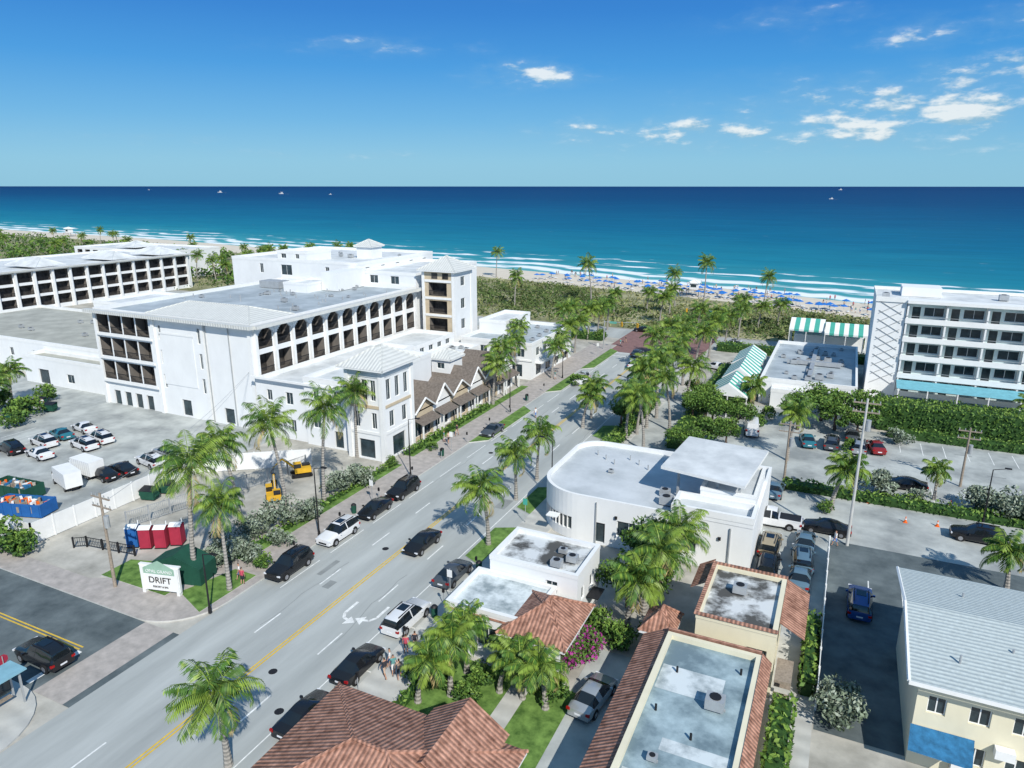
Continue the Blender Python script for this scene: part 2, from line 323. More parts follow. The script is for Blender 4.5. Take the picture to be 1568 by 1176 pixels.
def hedge(name,x0,x1,y0,y1,h,mats=lf,dens=14,ls=.2,z=0,rag=.25):
    rn=random.Random(int(x0*7+y0*3)); V=[];F=[];mi=[]
    bb=B(); bb.box('c',mats[0],x0+.15,x1-.15,y0+.15,y1-.15,z,z+h-.22)
    for (v,f,m) in bb.p.values(): V+=[Vector(q) for q in v];F+=f;mi+=[0]*6
    w,l=x1-x0,y1-y0; ar=[w*l,w*h,w*h,l*h,l*h]; n=int(sum(ar)*dens)
    n=min(n,9000)
    for i in range(n):
        k=rn.choices(range(5),ar)[0]; x=rn.uniform(x0,x1);y=rn.uniform(y0,y1);zz=rn.uniform(0,h)
        top=h+math.sin(x*1.7+y)*rag*.6+math.sin(x*.6-y*2.1)*rag*.5
        if k==0: zz=top+rn.uniform(-.15,.12)
        elif k==1:y=y0+rn.uniform(-.1,.12)
        elif k==2:y=y1+rn.uniform(-.12,.1)
        elif k==3:x=x0+rn.uniform(-.1,.12)
        else:x=x1+rn.uniform(-.12,.1)
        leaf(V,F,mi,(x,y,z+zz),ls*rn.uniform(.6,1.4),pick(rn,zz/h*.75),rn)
    col(D.objects.new(name,mesh(name,V,F,mi,list(mats))))
def palm_mesh(seed,h,fl=3.5,nf=27,lean=.5):
    rn=random.Random(seed); V=[];F=[];mi=[]; la=rn.uniform(0,6.28); lean*=rn.uniform(.3,2.2)
    def tp(t): return Vector((lean*math.cos(la)*t*t*1.2,lean*math.sin(la)*t*t*1.2,h*t))
    n=8;st=12
    for i in range(st+1):
        t=i/st;c=tp(t);r=.16+.13*(1-t)**4+(.05 if i==st else 0)
        for k in range(n): a=6.2832*k/n; V.append(c+Vector((r*math.cos(a),r*math.sin(a),0)))
        if i:
            for k in range(n): F.append(((i-1)*n+k,(i-1)*n+(k+1)%n,i*n+(k+1)%n,i*n+k)); mi.append(3)
    top=tp(1)
    for f in range(nf):
        az=f*2.399+rn.uniform(-.25,.25); q=f/nf; el=math.radians(80-112*q+rn.uniform(-12,12)); L=fl*rn.uniform(.78,1.12)
        droop=rn.uniform(.9,1.6); p=top.copy(); K=15; ds=L/K; side=Vector((-math.sin(az),math.cos(az),0)); wind=Vector((-.5,.1,0))*.5
        mat=0 if rn.random()<.6 else 1
        if q>.95: mat=2
        tw=rn.uniform(-.5,.5)
        for i in range(K):
            s=i/K; e=el-droop*s*s*1.5
            d=Vector((math.cos(az)*math.cos(e),math.sin(az)*math.cos(e),math.sin(e)))+wind*s; d.normalize(); np_=p+d*ds
            w=.035*(1-s)+.008; j=len(V); V+=[p-side*w,p+side*w,np_+side*w*.9,np_-side*w*.9]; F.append((j,j+1,j+2,j+3)); mi.append(1)
            if s>.1:
                ll=.98*fl/3.5*math.sin(math.pi*min(1,(s*.85+.12)))**.7
                for sg in(-1,1):
                    ld=(side*sg*(.85+tw*sg*.3)+d*.55-Vector((0,0,1))*(.35+rn.uniform(0,.6))).normalized()
                    for m_ in(0,.5):
                        pp=p+d*ds*m_; j=len(V); tip=pp+ld*ll*rn.uniform(.8,1.1)-Vector((0,0,ll*.15)); mid=pp+ld*ll*.5; ww=d*.055
                        V+=[pp,mid+ww,tip,mid-ww]; F.append((j,j+1,j+2,j+3)); mi.append(mat if rn.random()<.8 else 1)
            p=np_
    for i in range(7):
        a=rn.uniform(0,6.28); c=top+Vector((.28*math.cos(a),.28*math.sin(a),-.25)); j=len(V)
        V+=[c+Vector(o)*.14 for o in((1,0,0),(-1,0,0),(0,1,0),(0,-1,0),(0,0,1),(0,0,-1))]
        for t in((0,2,4),(2,1,4),(1,3,4),(3,0,4),(2,0,5),(1,2,5),(3,1,5),(0,3,5)): F.append(tuple(j+k for k in t)); mi.append(2)
    return mesh('palm_tree',V,F,mi,pl+[bark])
PV={h:[palm_mesh(s+int(h*10),h,fl) for s in(1,2,3)] for h,fl in((4,2.6),(6.5,3.3),(8,3.3),(10.5,3.7))}
def palm(x,y,h):
    k=min(PV,key=lambda q:abs(q-h)); o=col(D.objects.new('palm_tree',R.choice(PV[k]))); s=h/k
    o.location=(x,y,0); w=(1+(s-1)*.4)*R.uniform(.9,1.12); o.scale=(w,w,s); o.rotation_euler[2]=R.uniform(-1.1,1.1)
for u,v,h in[(440,790,10.7),(497,770,11),(547,700,9.5),(368,800,9),(300,890,11.2),(352,905,8),(350,1172,6.4),(748,835,6.8),(790,765,6.3),(822,735,6.6),(892,655,5),(905,640,5.5),
    (770,600,8),(755,620,7),(790,590,8),(800,560,8),(845,580,6),(850,560,6),(868,550,7),(880,540,7),(860,520,7),(900,520,7),(915,515,7),(930,505,7),
    (958,672,7),(985,690,8),(990,655,9),(1005,640,9),(1025,660,8),(1030,610,8),(1015,600,7),(1045,590,8),(1050,570,8),(1065,560,7),(1085,550,8),(1040,545,7),(1110,530,7),(1130,520,7),(1065,520,7),(975,640,7),(1095,525,7),(1000,570,7),(1020,550,7),(975,665,6),(1050,625,7),
    (1205,705,6.5),(1272,780,5),(1430,765,3.5),(1540,905,4),(1150,640,5),(1565,660,4),(760,425,10),(788,470,9),(905,465,12),(1033,470,10),(1078,462,12),(1168,478,10),(1025,480,7),(990,478,6),(1010,495,7),(1130,500,7),(1160,505,6),(1190,500,6),(870,505,6),(940,480,6),(1380,560,6)]:
    palm(*S(u,v),h)
for i in range(22): palm(-215+R.uniform(-25,35),215+R.uniform(-30,50),R.uniform(6,10))
for i in range(26): x=R.uniform(-520,-200); palm(x,shy(x)-R.uniform(45,110),R.uniform(6,9))
for u,v,h in[(690,1065,4.3),(715,1030,4),(640,1075,3.5),(800,1070,3.3),(835,1085,3.3),(765,1060,3),(985,940,6),(1015,900,6),(960,960,5),(0,640,6),(20,620,6)]: palm(*S(u,v),h)
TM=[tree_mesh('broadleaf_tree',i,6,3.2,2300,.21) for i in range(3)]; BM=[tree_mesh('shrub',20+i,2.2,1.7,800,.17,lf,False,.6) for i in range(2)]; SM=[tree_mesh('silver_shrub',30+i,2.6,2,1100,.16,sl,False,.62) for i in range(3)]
def put(me,name,x,y,s=1,sz=None):
    o=col(D.objects.new(name,me)); o.location=(x,y,0); o.scale=(s,s,sz or s); o.rotation_euler[2]=R.uniform(0,6.28)
for u,v,s in[(1010,900,1.1),(985,880,1.0),(960,930,.8),(1000,930,.9),(950,660,.9),(1075,690,.9),(1090,660,1.0),(1060,650,.9),(1110,690,.8),(1045,700,.8),(1070,620,.8),(1100,630,.8),(1125,665,.85),(1080,640,.9),(1130,640,.7)]: put(R.choice(TM),'broadleaf_tree',*S(u,v),s)
for x,y,s in((-4,108,1.15),(1,110,1.2),(5,112,1.2),(-1,114,1.2),(4,107,1)): put(R.choice(TM),'sea_grape_tree',x,y,s,.85*s)
for u,v,s in[(410,810,1.2),(450,800,1.1),(520,755,1.3),(545,745,1.2),(340,850,1),(370,860,1.1),(330,870,.9),(475,790,.9),(1340,755,1.3),(1375,680,1.0),(1490,780,1.2),(1530,790,1.3),(1560,800,1.3),(1400,770,.8),(1275,1110,1.1),(1290,1095,.9),(430,835,.8),(385,820,.9)]: put(R.choice(SM),'silver_buttonwood_shrub',*S(u,v),s)
for u,v,s in[(15,845,1.6),(30,850,1.2),(400,870,.7),(560,735,.8),(880,590,1),(660,690,.6),(920,520,1.2),(1310,735,.9),(720,1075,.8),(680,1055,.8),(850,1070,.9),(640,1040,.7),(1000,975,.9),(950,990,1),(1190,620,1),(1140,640,1),(40,640,1.6),(5,630,1.8),(70,615,1.4),(20,655,1.5),(740,1050,.8),(1085,740,.7),(935,980,.8),(910,960,1),(1260,785,.7),(1300,690,.8),(600,715,.7),(1160,655,1),(1175,640,.9)]: put(R.choice(BM),'shrub',*S(u,v),s)
bm_=tree_mesh('b',77,2.6,1.8,1100,.16,[bgn,lf[1],bgn],False,.6)
for u,v in((900,1000),(880,1020)): put(bm_,'bougainvillea',*S(u,v),1)
hedge('tall_hedge',6.5,42,113,118,4.2); hedge('lot_hedge',-4,60,84.2,86,1.0,dens=12); hedge('lot_hedge',8,60,110,111.4,1.4,dens=10)
hedge('sidewalk_hedge',-51.2,-50.2,74,98,.9); hedge('sidewalk_hedge',-51,-50.1,46,70,.6); hedge('garden_hedge',-1.2,.2,34,44.5,1.7); hedge('garden_hedge',.3,1.3,47,56,1.6)
hedge('garden_hedge',-25,-24.2,32,40,.7); hedge('silver_hedge',16,42,86.2,88.6,2.0,sl); hedge('beach_road_hedge',-75,-50,155,158,1.6); hedge('beach_road_hedge',-24,20,156,159,1.8,dens=8)
hedge('roadside_hedge',-27.8,-25.8,86,112,1.3); hedge('terrace_hedge',-20,-18,92,140,1.6,dens=8)
def dune():
    rn=random.Random(5);V=[];F=[];mi=[]
    for i in range(5200):
        if rn.random()<.3: x=rn.uniform(-480,60)
        else: x=rn.uniform(-170,35)
        hi=shy(x)-33; lo=max(173,hi-95); y=rn.uniform(lo,hi)
        g=math.sin(x*.06+1)+math.sin(y*.11+x*.03)+.6*math.sin(x*.21+y*.17)+ (.9 if y<lo+22 else 0); k=0 if g>.6 else(1 if g>-.9 else 2); r=rn.uniform(.6,2.2)
        if k==2 and rn.random()<.6: continue
        for j in range(6 if k else 9): leaf(V,F,mi,(x+rn.gauss(0,r),y+rn.gauss(0,r),rn.uniform(.1,.9)*(1.8 if k==0 else .7)),rn.uniform(.25,.6),min(2,max(0,k+rn.choice((-1,0,0,0,1)))),rn)
    col(D.objects.new('dune_vegetation',mesh('dune_vegetation',V,F,mi,dn)))
    V=[];F=[];mi=[]
    for i in range(330):
        x=rn.uniform(-520,-196) if i<270 else rn.uniform(-196,-120); hi=shy(x)-(52 if i<270 else 64); y=rn.uniform(max(186,hi-100),hi); r=rn.uniform(2,4.5); h=rn.uniform(2.5,6)
        for j in range(46):
            d=Vector((rn.gauss(0,1),rn.gauss(0,1),abs(rn.gauss(0,1)))).normalized(); leaf(V,F,mi,(x+d.x*r,y+d.y*r,h*.3+d.z*h*.7),rn.uniform(.4,1.0),pick(rn,d.z*.8),rn)
    col(D.objects.new('distant_tree_mass',mesh('distant_tree_mass',V,F,mi,lf)))
dune()
# ---------------- buildings
def hotel():
    b=B(); f=[]
    for z in(4.3,8.2,12.1):
        f+=row(13,4,2.8,z,z+3.1,'b',.3); f+=[(14.6,15.2,z,z+2.2),(23,23.7,z,z+2.4)]
    f+=[(2+2.6*i,3.6+2.6*i,0,2.4,'d') for i in range(4)]+[(18,20,0.2,2.8,'d'),(27,29,.2,2.6,'d')]
    r=[]
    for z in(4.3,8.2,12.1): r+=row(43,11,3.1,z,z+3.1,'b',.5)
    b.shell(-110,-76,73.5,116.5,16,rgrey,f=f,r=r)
    for x in(-110,-96.6,-86,-76.6): b.box('pilasters',trim,x-.0,x+.6,73.2,73.497,0,15.38)
    for i in range(12): y=74+i*3.818; b.box('pilasters',trim,-75.997,-75.5,y-.2,y+.2,4,15.2)
    for i in range(11):
        y=74+i*3.818
        for k in range(5):
            t0=k/5;h0=.9*(1-math.sin(t0*1.57))
            for yy,sg in((y+.2,1),(y+3.61,-1)): b.box('arches',trim,-75.9,-75.6,min(yy+sg*t0*1.3,yy+sg*(t0+.2)*1.3),max(yy+sg*t0*1.3,yy+sg*(t0+.2)*1.3),15.2-h0-.05,15.2)
    b.box('eaves',rmetal,-111,-75,72.3,73.15,15.4,15.9);b.box('eaves',rmetal,-75.15,-74.4,73.15,117,15.4,15.9)
    for z in(4,7.9,11.8): b.box('belt',trim,-109.4,-96.6,73.0,73.19,z-.1,z+.25);
    b.box('relief',white,-95,-88,73.42,73.49,5,13); b.box('relief',trim,-95.2,-87.8,73.36,73.41,13.02,13.3)
    for x in(-85.2,-80.5): b.box('downpipe',steel,x,x+.12,73.3,73.42,.2,15.2)
    b.hip(-97,-76.6,74,82,16.1,17.6,rmetal,ov=.6)
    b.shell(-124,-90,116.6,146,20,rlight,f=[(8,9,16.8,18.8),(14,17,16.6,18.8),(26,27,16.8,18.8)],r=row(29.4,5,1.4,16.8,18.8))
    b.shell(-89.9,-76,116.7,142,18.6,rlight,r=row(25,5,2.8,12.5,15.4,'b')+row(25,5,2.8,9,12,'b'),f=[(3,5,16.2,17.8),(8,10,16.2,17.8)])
    b.shell(-100,-96,130,134,21.8,rlight,par=-1); b.hip(-100,-96,130,134,22.1,23.5,rmetal)
    b.shell(-112,-104,118,126,21.6,rlight,z0=19.4,f=[(1,2.4,20.0,21),(5,6,20.0,21)])
    b.shell(-97.9,-92.1,104,112,17.2,rlight,z0=15.4,par=.4)
    for i in range(16): b.ac(R.uniform(-108,-80),R.uniform(84,114),15.4,R.uniform(.4,.9))
    for i in range(12): b.ac(R.uniform(-120,-92),R.uniform(127,143),19.4,R.uniform(.4,1.0))
    b.box('roof_units',steel,-106,-101,106,109,15.5,16.8); b.box('walls',white,-91.9,-88,108,116.5,15.5,19)
    for i in range(30): x,y=R.uniform(-108,-78),R.uniform(84,115); b.cyl('vents',steel,(x,y,15.4),(x,y,16),.1,n=6)
    f=[]
    for z in(7.8,11.2,14.6): f.append((1.4,5.4,z,z+2.5,'b'))
    b.wall((-74,116),(-67,116),0,19.2,f,beige);b.wall((-67,116),(-67,123),0,19.2,[(2.6,4.2,16.4,18.2),(2.6,4.2,12,14),(2.6,4.2,8,10)],white);b.wall((-67,123),(-74,123),0,19.2,(),white);b.wall((-74,123),(-74,116),0,19.2,(),white)
    for x,y in((-74.1,115.9),(-67.5,115.9),(-67.5,122.5)): b.box('corner_piers',trim,x,x+.6,y,y+.6,0,19.25)
    for z in(7.3,10.8,14.1,17.4): b.box('belt',trim,-73.4,-67.6,115.85,115.99,z-.15,z+.3)
    for k in range(2): b.box('windows',darkin,-71.9+k*2.4,-70.6+k*2.4,115.93,115.98,17.9,19.0)
    b.hip(-74,-67,116,123,19.5,22,rmetal,ov=.8)
    b.done('hotel_building')
hotel()
def hotel_front():
    b=B()
    b.shell(-75.2,-66,72.6,100,8.5,rlight,f=[(2,3,5.4,7),(5.5,6.8,5.2,7),(2.2,3.6,1.2,3),(6,7,1.2,3)])
    b.shell(-65.9,-57.6,72.2,92,9.8,rlight,f=[(1.5,2.5,6.6,8.3),(5,6,6.6,8.3),(1.2,2.6,2.6,4.4),(4.8,6.3,.2,2.6,'d')])
    b.box('cornice',trim,-75.4,-57.6,71.9,72.15,8.6,8.9)
    w=[(1,1.8,8.2,11),(2.3,3.2,8.2,11),(3.7,4.5,8.2,11)]
    for z in(4.4,):w+=[(1,1.8,z,z+2.2),(3.7,4.5,z,z+2.2)]
    b.shell(-57.5,-52,71,78,12.3,rlight,par=-1,f=w+[(1.5,4,.2,2.8,'d')],r=[(1,2,8.2,11),(3,4,8.2,11),(5,6,8.2,11),(1.5,2.6,4.4,6.6),(4.4,5.5,4.4,6.6),(2,5,.2,3,'d')])
    for x,y in((-57.7,70.8),(-52.4,70.8),(-52.4,77.5)): b.box('corner_piers',trim,x,x+.6,y,y+.6,0,12.1)
    for z in(3.6,7.2,11.4): b.box('belt',beige if z==7.2 else trim,-57.05,-52.45,70.9,70.99,z,z+.4);b.box('belt',beige if z==7.2 else trim,-51.99,-51.9,71.45,77.45,z,z+.4)
    b.hip(-57.5,-52,71,78,12.6,14.8,rmetal,ov=.9)
    b.done('hotel_corner_tower')
    b=B(); y=78.6
    for i,(w,g) in enumerate(((5.5,beige),(5,white),(5.5,beige),(5,white),(5.5,beige),(6,white))):
        b.shell(-60.5,-52.6,y,y+w,4.1,rbrown,mat=g,par=-1,r=[(.6,w/2-.3,.5,2.8),(w/2+.3,w-.6,.2,2.8)])
        zr=6.0+(i%2)*.8
        b.q('roof',rbrown,[(-52,y-.1,4.2),(-60.5,y-.1,4.2),(-60.5,y+w/2,zr),(-52,y+w/2,zr)]);b.q('roof',rbrown,[(-52,y+w-.02,4.2),(-60.5,y+w-.02,4.2),(-60.5,y+w/2,zr),(-52,y+w/2,zr)])
        b.q('gable',trim if i%2 else beige,[(-52.6,y,4.3),(-52.6,y+w,4.3),(-52.6,y+w/2,zr-.15)])
        for s,e in(((-52,y-.1,4.25),(-52,y+w/2,zr+.05)),((-52,y+w,4.25),(-52,y+w/2,zr+.05))): b.cyl('bargeboard',trim,s,e,.13,n=5)
        b.q('roof',rbrown,[(-52.55,y+.2,3.4),(-52.55,y+w-.2,3.4),(-50.9,y+w-.2,2.7),(-50.9,y+.2,2.7)])
        for k in(.4,w-.5): b.box('posts',trim,-51.2,-51.0,y+k,y+k+.15,.13,2.75)
        y+=w+.06
    b.shell(-65.9,-60.6,92.1,114,6.4,rlight,r=row(21.9,6,1.3,4.7,5.9)); b.shell(-75,-66,100.2,114,8.2,rlight,f=[(2,4,3,5),(6,8,3,5)],r=row(13.8,4,1.5,6.6,7.8))
    for i in range(12): b.ac(R.uniform(-65,-61.5),R.uniform(93,113),5.8,.7)
    b.shell(-60,-56.5,96,100,7.6,rlight,par=-1,f=[(1,2.4,6.2,7.2)]); b.hip(-60,-56.5,96,100,7.9,9.2,rmetal,ov=.4)
    b.done('shop_row')
    b=B()
    b.shell(-66,-51,116.5,137,7,rgrey,f=row(15,5,1.5,4.2,5.8)+row(15,3,2.4,.4,2.8),r=row(20.5,5,1.6,4.2,5.8)+row(20.5,4,2.6,.4,2.8))
    b.shell(-65.9,-60,124,136,9.2,rlight,z0=6.3); b.box('awnings',trim,-50.99,-49.6,118,134,2.9,3.1)
    b.box('belt',trim,-66.1,-50.9,116.35,116.49,3.5,3.8)
    for i in range(8): b.ac(R.uniform(-59,-53),R.uniform(118,135),6.4,.7)
    b.done('white_commercial_building')
hotel_front()
def left_back():
    b=B(); r=[]
    for z in(1.2,4.8,8.4): r+=row(82,15,4.0,z,z+2.8,'b')
    b.shell(-250,-212,98,180,12,rlight,r=r,f=row(38,6,1.6,8.6,10.6)+row(38,6,1.6,5,7))
    for i in range(16): y=99+i*5.3; b.box('pilasters',trim,-211.99,-211.3,y-.3,y+.3,0,11.58)
    b.box('eaves',rmetal,-211.9,-210.6,97,181,11.6,12)
    for y in(104,128,152,170): b.hip(-228,-214,y,y+8,12.3,14.4,rlight)
    b.done('resort_wing')
    b=B(); b.shell(-290,-235,190,215,11,rlight,f=row(50,10,3,1,3.4,'b')+row(50,10,3,4.4,7,'b')+row(50,10,3,7.8,10,'b')); b.hip(-270,-260,195,205,11.3,13.5,rlight); b.done('resort_wing')
    b=B(); b.shell(-180,-113.5,80,107,6.6,rtan,f=row(60,8,1.2,3,4.6),r=row(26,3,1.5,2,4)); b.shell(-136,-113.6,76,79.9,5.2,rtan,f=[(4,7,.1,2.8,'d'),(12,14,1,2.6)])
    b.shell(-160,-126,107.2,124,9,rlight)
    for i in range(9): b.ac(R.uniform(-160,-120),R.uniform(84,104),6.0,.8)
    b.done('low_white_building')
left_back()
def moderne():
    b=B(); h=5.0; x0,x1,y0,y1=-27,-5,62,78; r=5
    pts=[(x1,y0),(x1,y1)]+arc(x0+3,y1-3,3,90,180,8)+arc(x0+r,y0+r,r,180,270,14)
    for p,q in zip(pts,pts[1:]+pts[:1]):
        L=math.dist(p,q); ops=()
        if L<1 and p[1]<y0+3.2 and p[0]<x0+4: ops=[(0.02,L-.02,1.0,2.4,'d')]
        if L>15 and abs(p[1]-y0)<.01 and abs(q[1]-y0)<.01: ops=[(2,3,.2,2.4,'d'),(4.2,6.6,1.3,3),(10.3,12.0,1.3,2.9)]
        b.wall(p,q,0,h,ops)
    b.q('roof',rpale,[(x,y,h-.5) for x,y in pts])
    cx,cy=-16,70
    inn=[(x+(cx-x)*.028,y+(cy-y)*.035) for x,y in pts]
    for (p,q,pi,qi) in zip(pts,pts[1:]+pts[:1],inn,inn[1:]+inn[:1]):
        b.q('parapet',trim,[(*p,h+.02),(*q,h+.02),(*qi,h+.02),(*pi,h+.02)]);b.q('parapet',trim,[(*pi,h-.5),(*qi,h-.5),(*qi,h+.02),(*pi,h+.02)])
        b.q('parapet',trim,[(*p,h),(*q,h),(*q,h+.02),(*p,h+.02)])
    b.shell(-10.5,-5.3,65.4,73.5,6.6,rpale,par=.25)
    b.shell(-12.5,-5.02,61.95,65.3,5.9,rpale,par=.6,z0=4.9)
    b.q('canopy',rlight,[(-14.6,65.8,8.0),(-6.3,64.2,8.0),(-5.2,73.4,8.5),(-13.6,74.4,8.5)]);b.q('canopy',trim,[(-14.6,65.8,7.7),(-6.3,64.2,7.7),(-5.2,73.4,8.2),(-13.6,74.4,8.2)])
    c=[(-14.6,65.8,8),(-6.3,64.2,8),(-5.2,73.4,8.5),(-13.6,74.4,8.5)]
    for p,q in zip(c,c[1:]+c[:1]): b.q('canopy',trim,[p,q,(q[0],q[1],q[2]-.3),(p[0],p[1],p[2]-.3)])
    for x,y in((-13,67),(-9,66),(-6.9,65.7),(-12.6,73)): b.box('canopy_posts',steel,x-.12,x+.12,y-.12,y+.12,4.5,7.8)
    b.ac(-13.6,64.6,4.5,1.1);b.ac(-14.2,66.6,4.5,.9);b.ac(-21,70,4.5,.5)
    for i in range(8): b.cyl('roof_vents',steel,(-24+i*1.3,74.5-i%3,4.5),(-24+i*1.3,74.5-i%3,5.1),.08,n=6)
    for x in(-8,-18,-12): b.box('wall_lamps',iron,x,x+.25,61.8,61.94,3.2,3.5)
    b.box('downpipe',steel,-20,-19.9,61.85,61.97,0,4.6);b.box('downpipe',steel,-7,-6.9,61.8,61.93,0,4.6); b.box('door_canopy',trim,-25,-23.8,61,61.99,2.5,2.6)
    b.done('streamline_moderne_building')
    b=B()
    b.shell(-25,-18,41,46.4,4.3,rn1,mat=white,f=[(.7,1.6,1.3,2.8),(2.6,4.6,1.2,2.9),(5,5.9,.2,2.3,'d')],l=row(5.4,2,1.4,1,2.8),par=.3)
    b.shell(-24,-16.3,46.5,52,5.6,rstain,f=[(5,6,3.6,4.6)],r=[(1,1.8,2.8,4),(3,3.9,2.8,4)],l=row(5.5,2,1.3,1,2.8),par=.35)
    b.box('belt',tiley,-25.1,-18,40.9,40.95,3.7,3.85)
    b.ac(-18.5,47.6,5.3,.8);b.ac(-17.6,48.8,5.3,.8);b.ac(-18.8,49.8,5.3,.6); b.box('awning',iron,-16.2,-15.2,48.5,50.2,2.6,2.7)
    b.hip(-19.6,-15.2,40.2,45.6,3.7,5.3,tilex,tiley,ov=.5); b.box('porch',white,-17.9,-15.6,43,45.5,0,3.4)
    for x,y in((-19.4,40.4),(-15.5,40.4)): b.box('porch_posts',trim,x-.15,x+.15,y-.15,y+.15,0,3.4)
    b.done('white_shop_building')
moderne()
def near():
    b=B(); b.shell(-26.5,-14,20,30.2,3.2,tilex,par=-1,b=row(12.5,4,1.4,.9,2.4)); b.hip(-26.8,-13.8,19.6,30.4,3.5,6.0,tilex,tiley,ov=.3)
    b.box('walls',white,-19.5,-15,27,30.6,3.55,3.9); b.q('roof',tiley,[(-20,31,3.9),(-17.4,31,5.6),(-17.4,25.5,5.6),(-20,25.5,3.9)]);b.q('roof',tiley,[(-14.8,31,3.9),(-17.4,31,5.6),(-17.4,25.5,5.6),(-14.8,25.5,3.9)])
    b.done('clay_tile_roof_building')
    b=B(); b.shell(-8.4,-2.2,24,43.6,4.8,rblue,mat=cream,b=[(2,3,1,2.4)],r=row(19,4,1,1.5,2.8),par=.35)
    b.q('tile_skirt',tiley,[(-2.15,24,4.9),(-2.15,43.8,4.9),(-1.5,43.8,4.3),(-1.5,24,4.3)]); b.q('tile_skirt',tiley,[(-8.5,26,4.6),(-8.5,44.5,4.6),(-10.4,44.5,3.5),(-10.4,26,3.5)])
    b.box('tile_skirt',tiley,-8.45,-2.2,43.7,43.95,4.5,4.95)
    b.box('walls',white,-10.2,-8.45,26,44.4,0,3.4)
    for x0,x1,y0,y1 in((-8,-4,38,40.5),(-6.5,-2.7,33,34),(-8,-5,28,31)): b.q('roof_patches',rn1,[(x0,y0,4.48),(x1,y0,4.48),(x1,y1,4.48),(x0,y1,4.48)])
    b.ac(-4.2,37.6,4.5,1.0); b.ac(-6.6,32,4.5,.5)
    for x,y in((-7,40),(-3.2,41.5),(-7.4,36),(-5,34.5)): b.cyl('roof_vents',iron,(x,y,4.4),(x,y,4.9),.08,n=6)
    b.hip(-10.6,-8.6,45.2,48,3.4,4.6,tilex,tiley,ov=.3); b.box('walls',cream,-10.5,-8.7,45.3,47.9,0,3.15)
    b.done('flat_roof_shop_building')
    b=B(); b.shell(-7,-1.5,46,53.8,5.2,rstain,mat=cream,f=[(3.6,5,2,3.6)],r=row(7.8,2,1,2,3.2),par=.3)
    for q in((-7.15,-1.4,45.85,46.15),(-7.15,-1.4,53.65,53.95)): b.box('tile_edge',tilex,*q,5.25,5.36)
    for q in((-7.15,-6.85,46.15,53.65),): b.box('tile_edge',tiley,*q,5.25,5.36)
    b.q('tile_skirt',tiley,[(-1.43,47.5,5.1),(-1.43,54,5.1),(.3,54,4.2),(.3,47.5,4.2)]); b.q('tile_skirt',tiley,[(-7.1,51,5.0),(-7.1,55,5.0),(-8.4,55,4.2),(-8.4,51,4.2)])
    b.box('stair',wood,-1.3,-.2,44.8,47.4,2.2,2.4); b.ac(-4.6,50.6,4.9,.9)
    for i in range(5): b.box('stair',wood,-1.3,-.2,46.6-i*.5,47.0-i*.5,2.1-i*.4,2.15-i*.4)
    b.done('cream_house')
    b=B(); b.shell(6.9,22,43.6,56,6.4,shing,mat=cream,par=-1,f=[(.6,1.6,3.9,5.1),(2.8,3.9,3.9,5.1),(5,6.1,3.9,5.1),(8,9,3.9,5.1),(.6,1.6,1,2.3),(3,4,1,2.3),(5,6.1,1,2.3)],l=row(12.4,3,1,4,5.2))
    b.q('roof',shing,[(6.2,42.6,6.5),(22.6,42.6,6.5),(22.6,49.8,7.7),(6.2,49.8,7.7)]);b.q('roof',shing,[(6.2,57,6.5),(22.6,57,6.5),(22.6,49.8,7.7),(6.2,49.8,7.7)])
    b.q('gable',cream,[(6.9,43.6,6.4),(6.9,56,6.4),(6.9,49.8,7.6)]); b.box('fascia',trim,6.2,22.6,42.5,42.58,6.25,6.5)
    for p,q in(((6.2,42.6,6.45),(6.2,49.8,7.65)),((6.2,57,6.45),(6.2,49.8,7.65))): b.cyl('bargeboard',trim,p,q,.12,n=5)
    for x,y in((9,45),(12,47),(14,52),(10,53),(16,46)): b.cyl('roof_vents',steel,(x,y,6.8),(x,y,7.5),.07,n=6)
    b.q('awning',tarp,[(6.8,43.5,2.9),(10.2,43.5,2.9),(10.0,41.8,2.1),(6.6,41.6,2.4)]); b.box('wall_unit',trim,11.2,12.2,43.0,43.55,2.4,3.0); b.box('wall_unit',trim,9.2,9.9,43.1,43.55,.4,1.2)
    b.done('cream_apartment_house')
near()
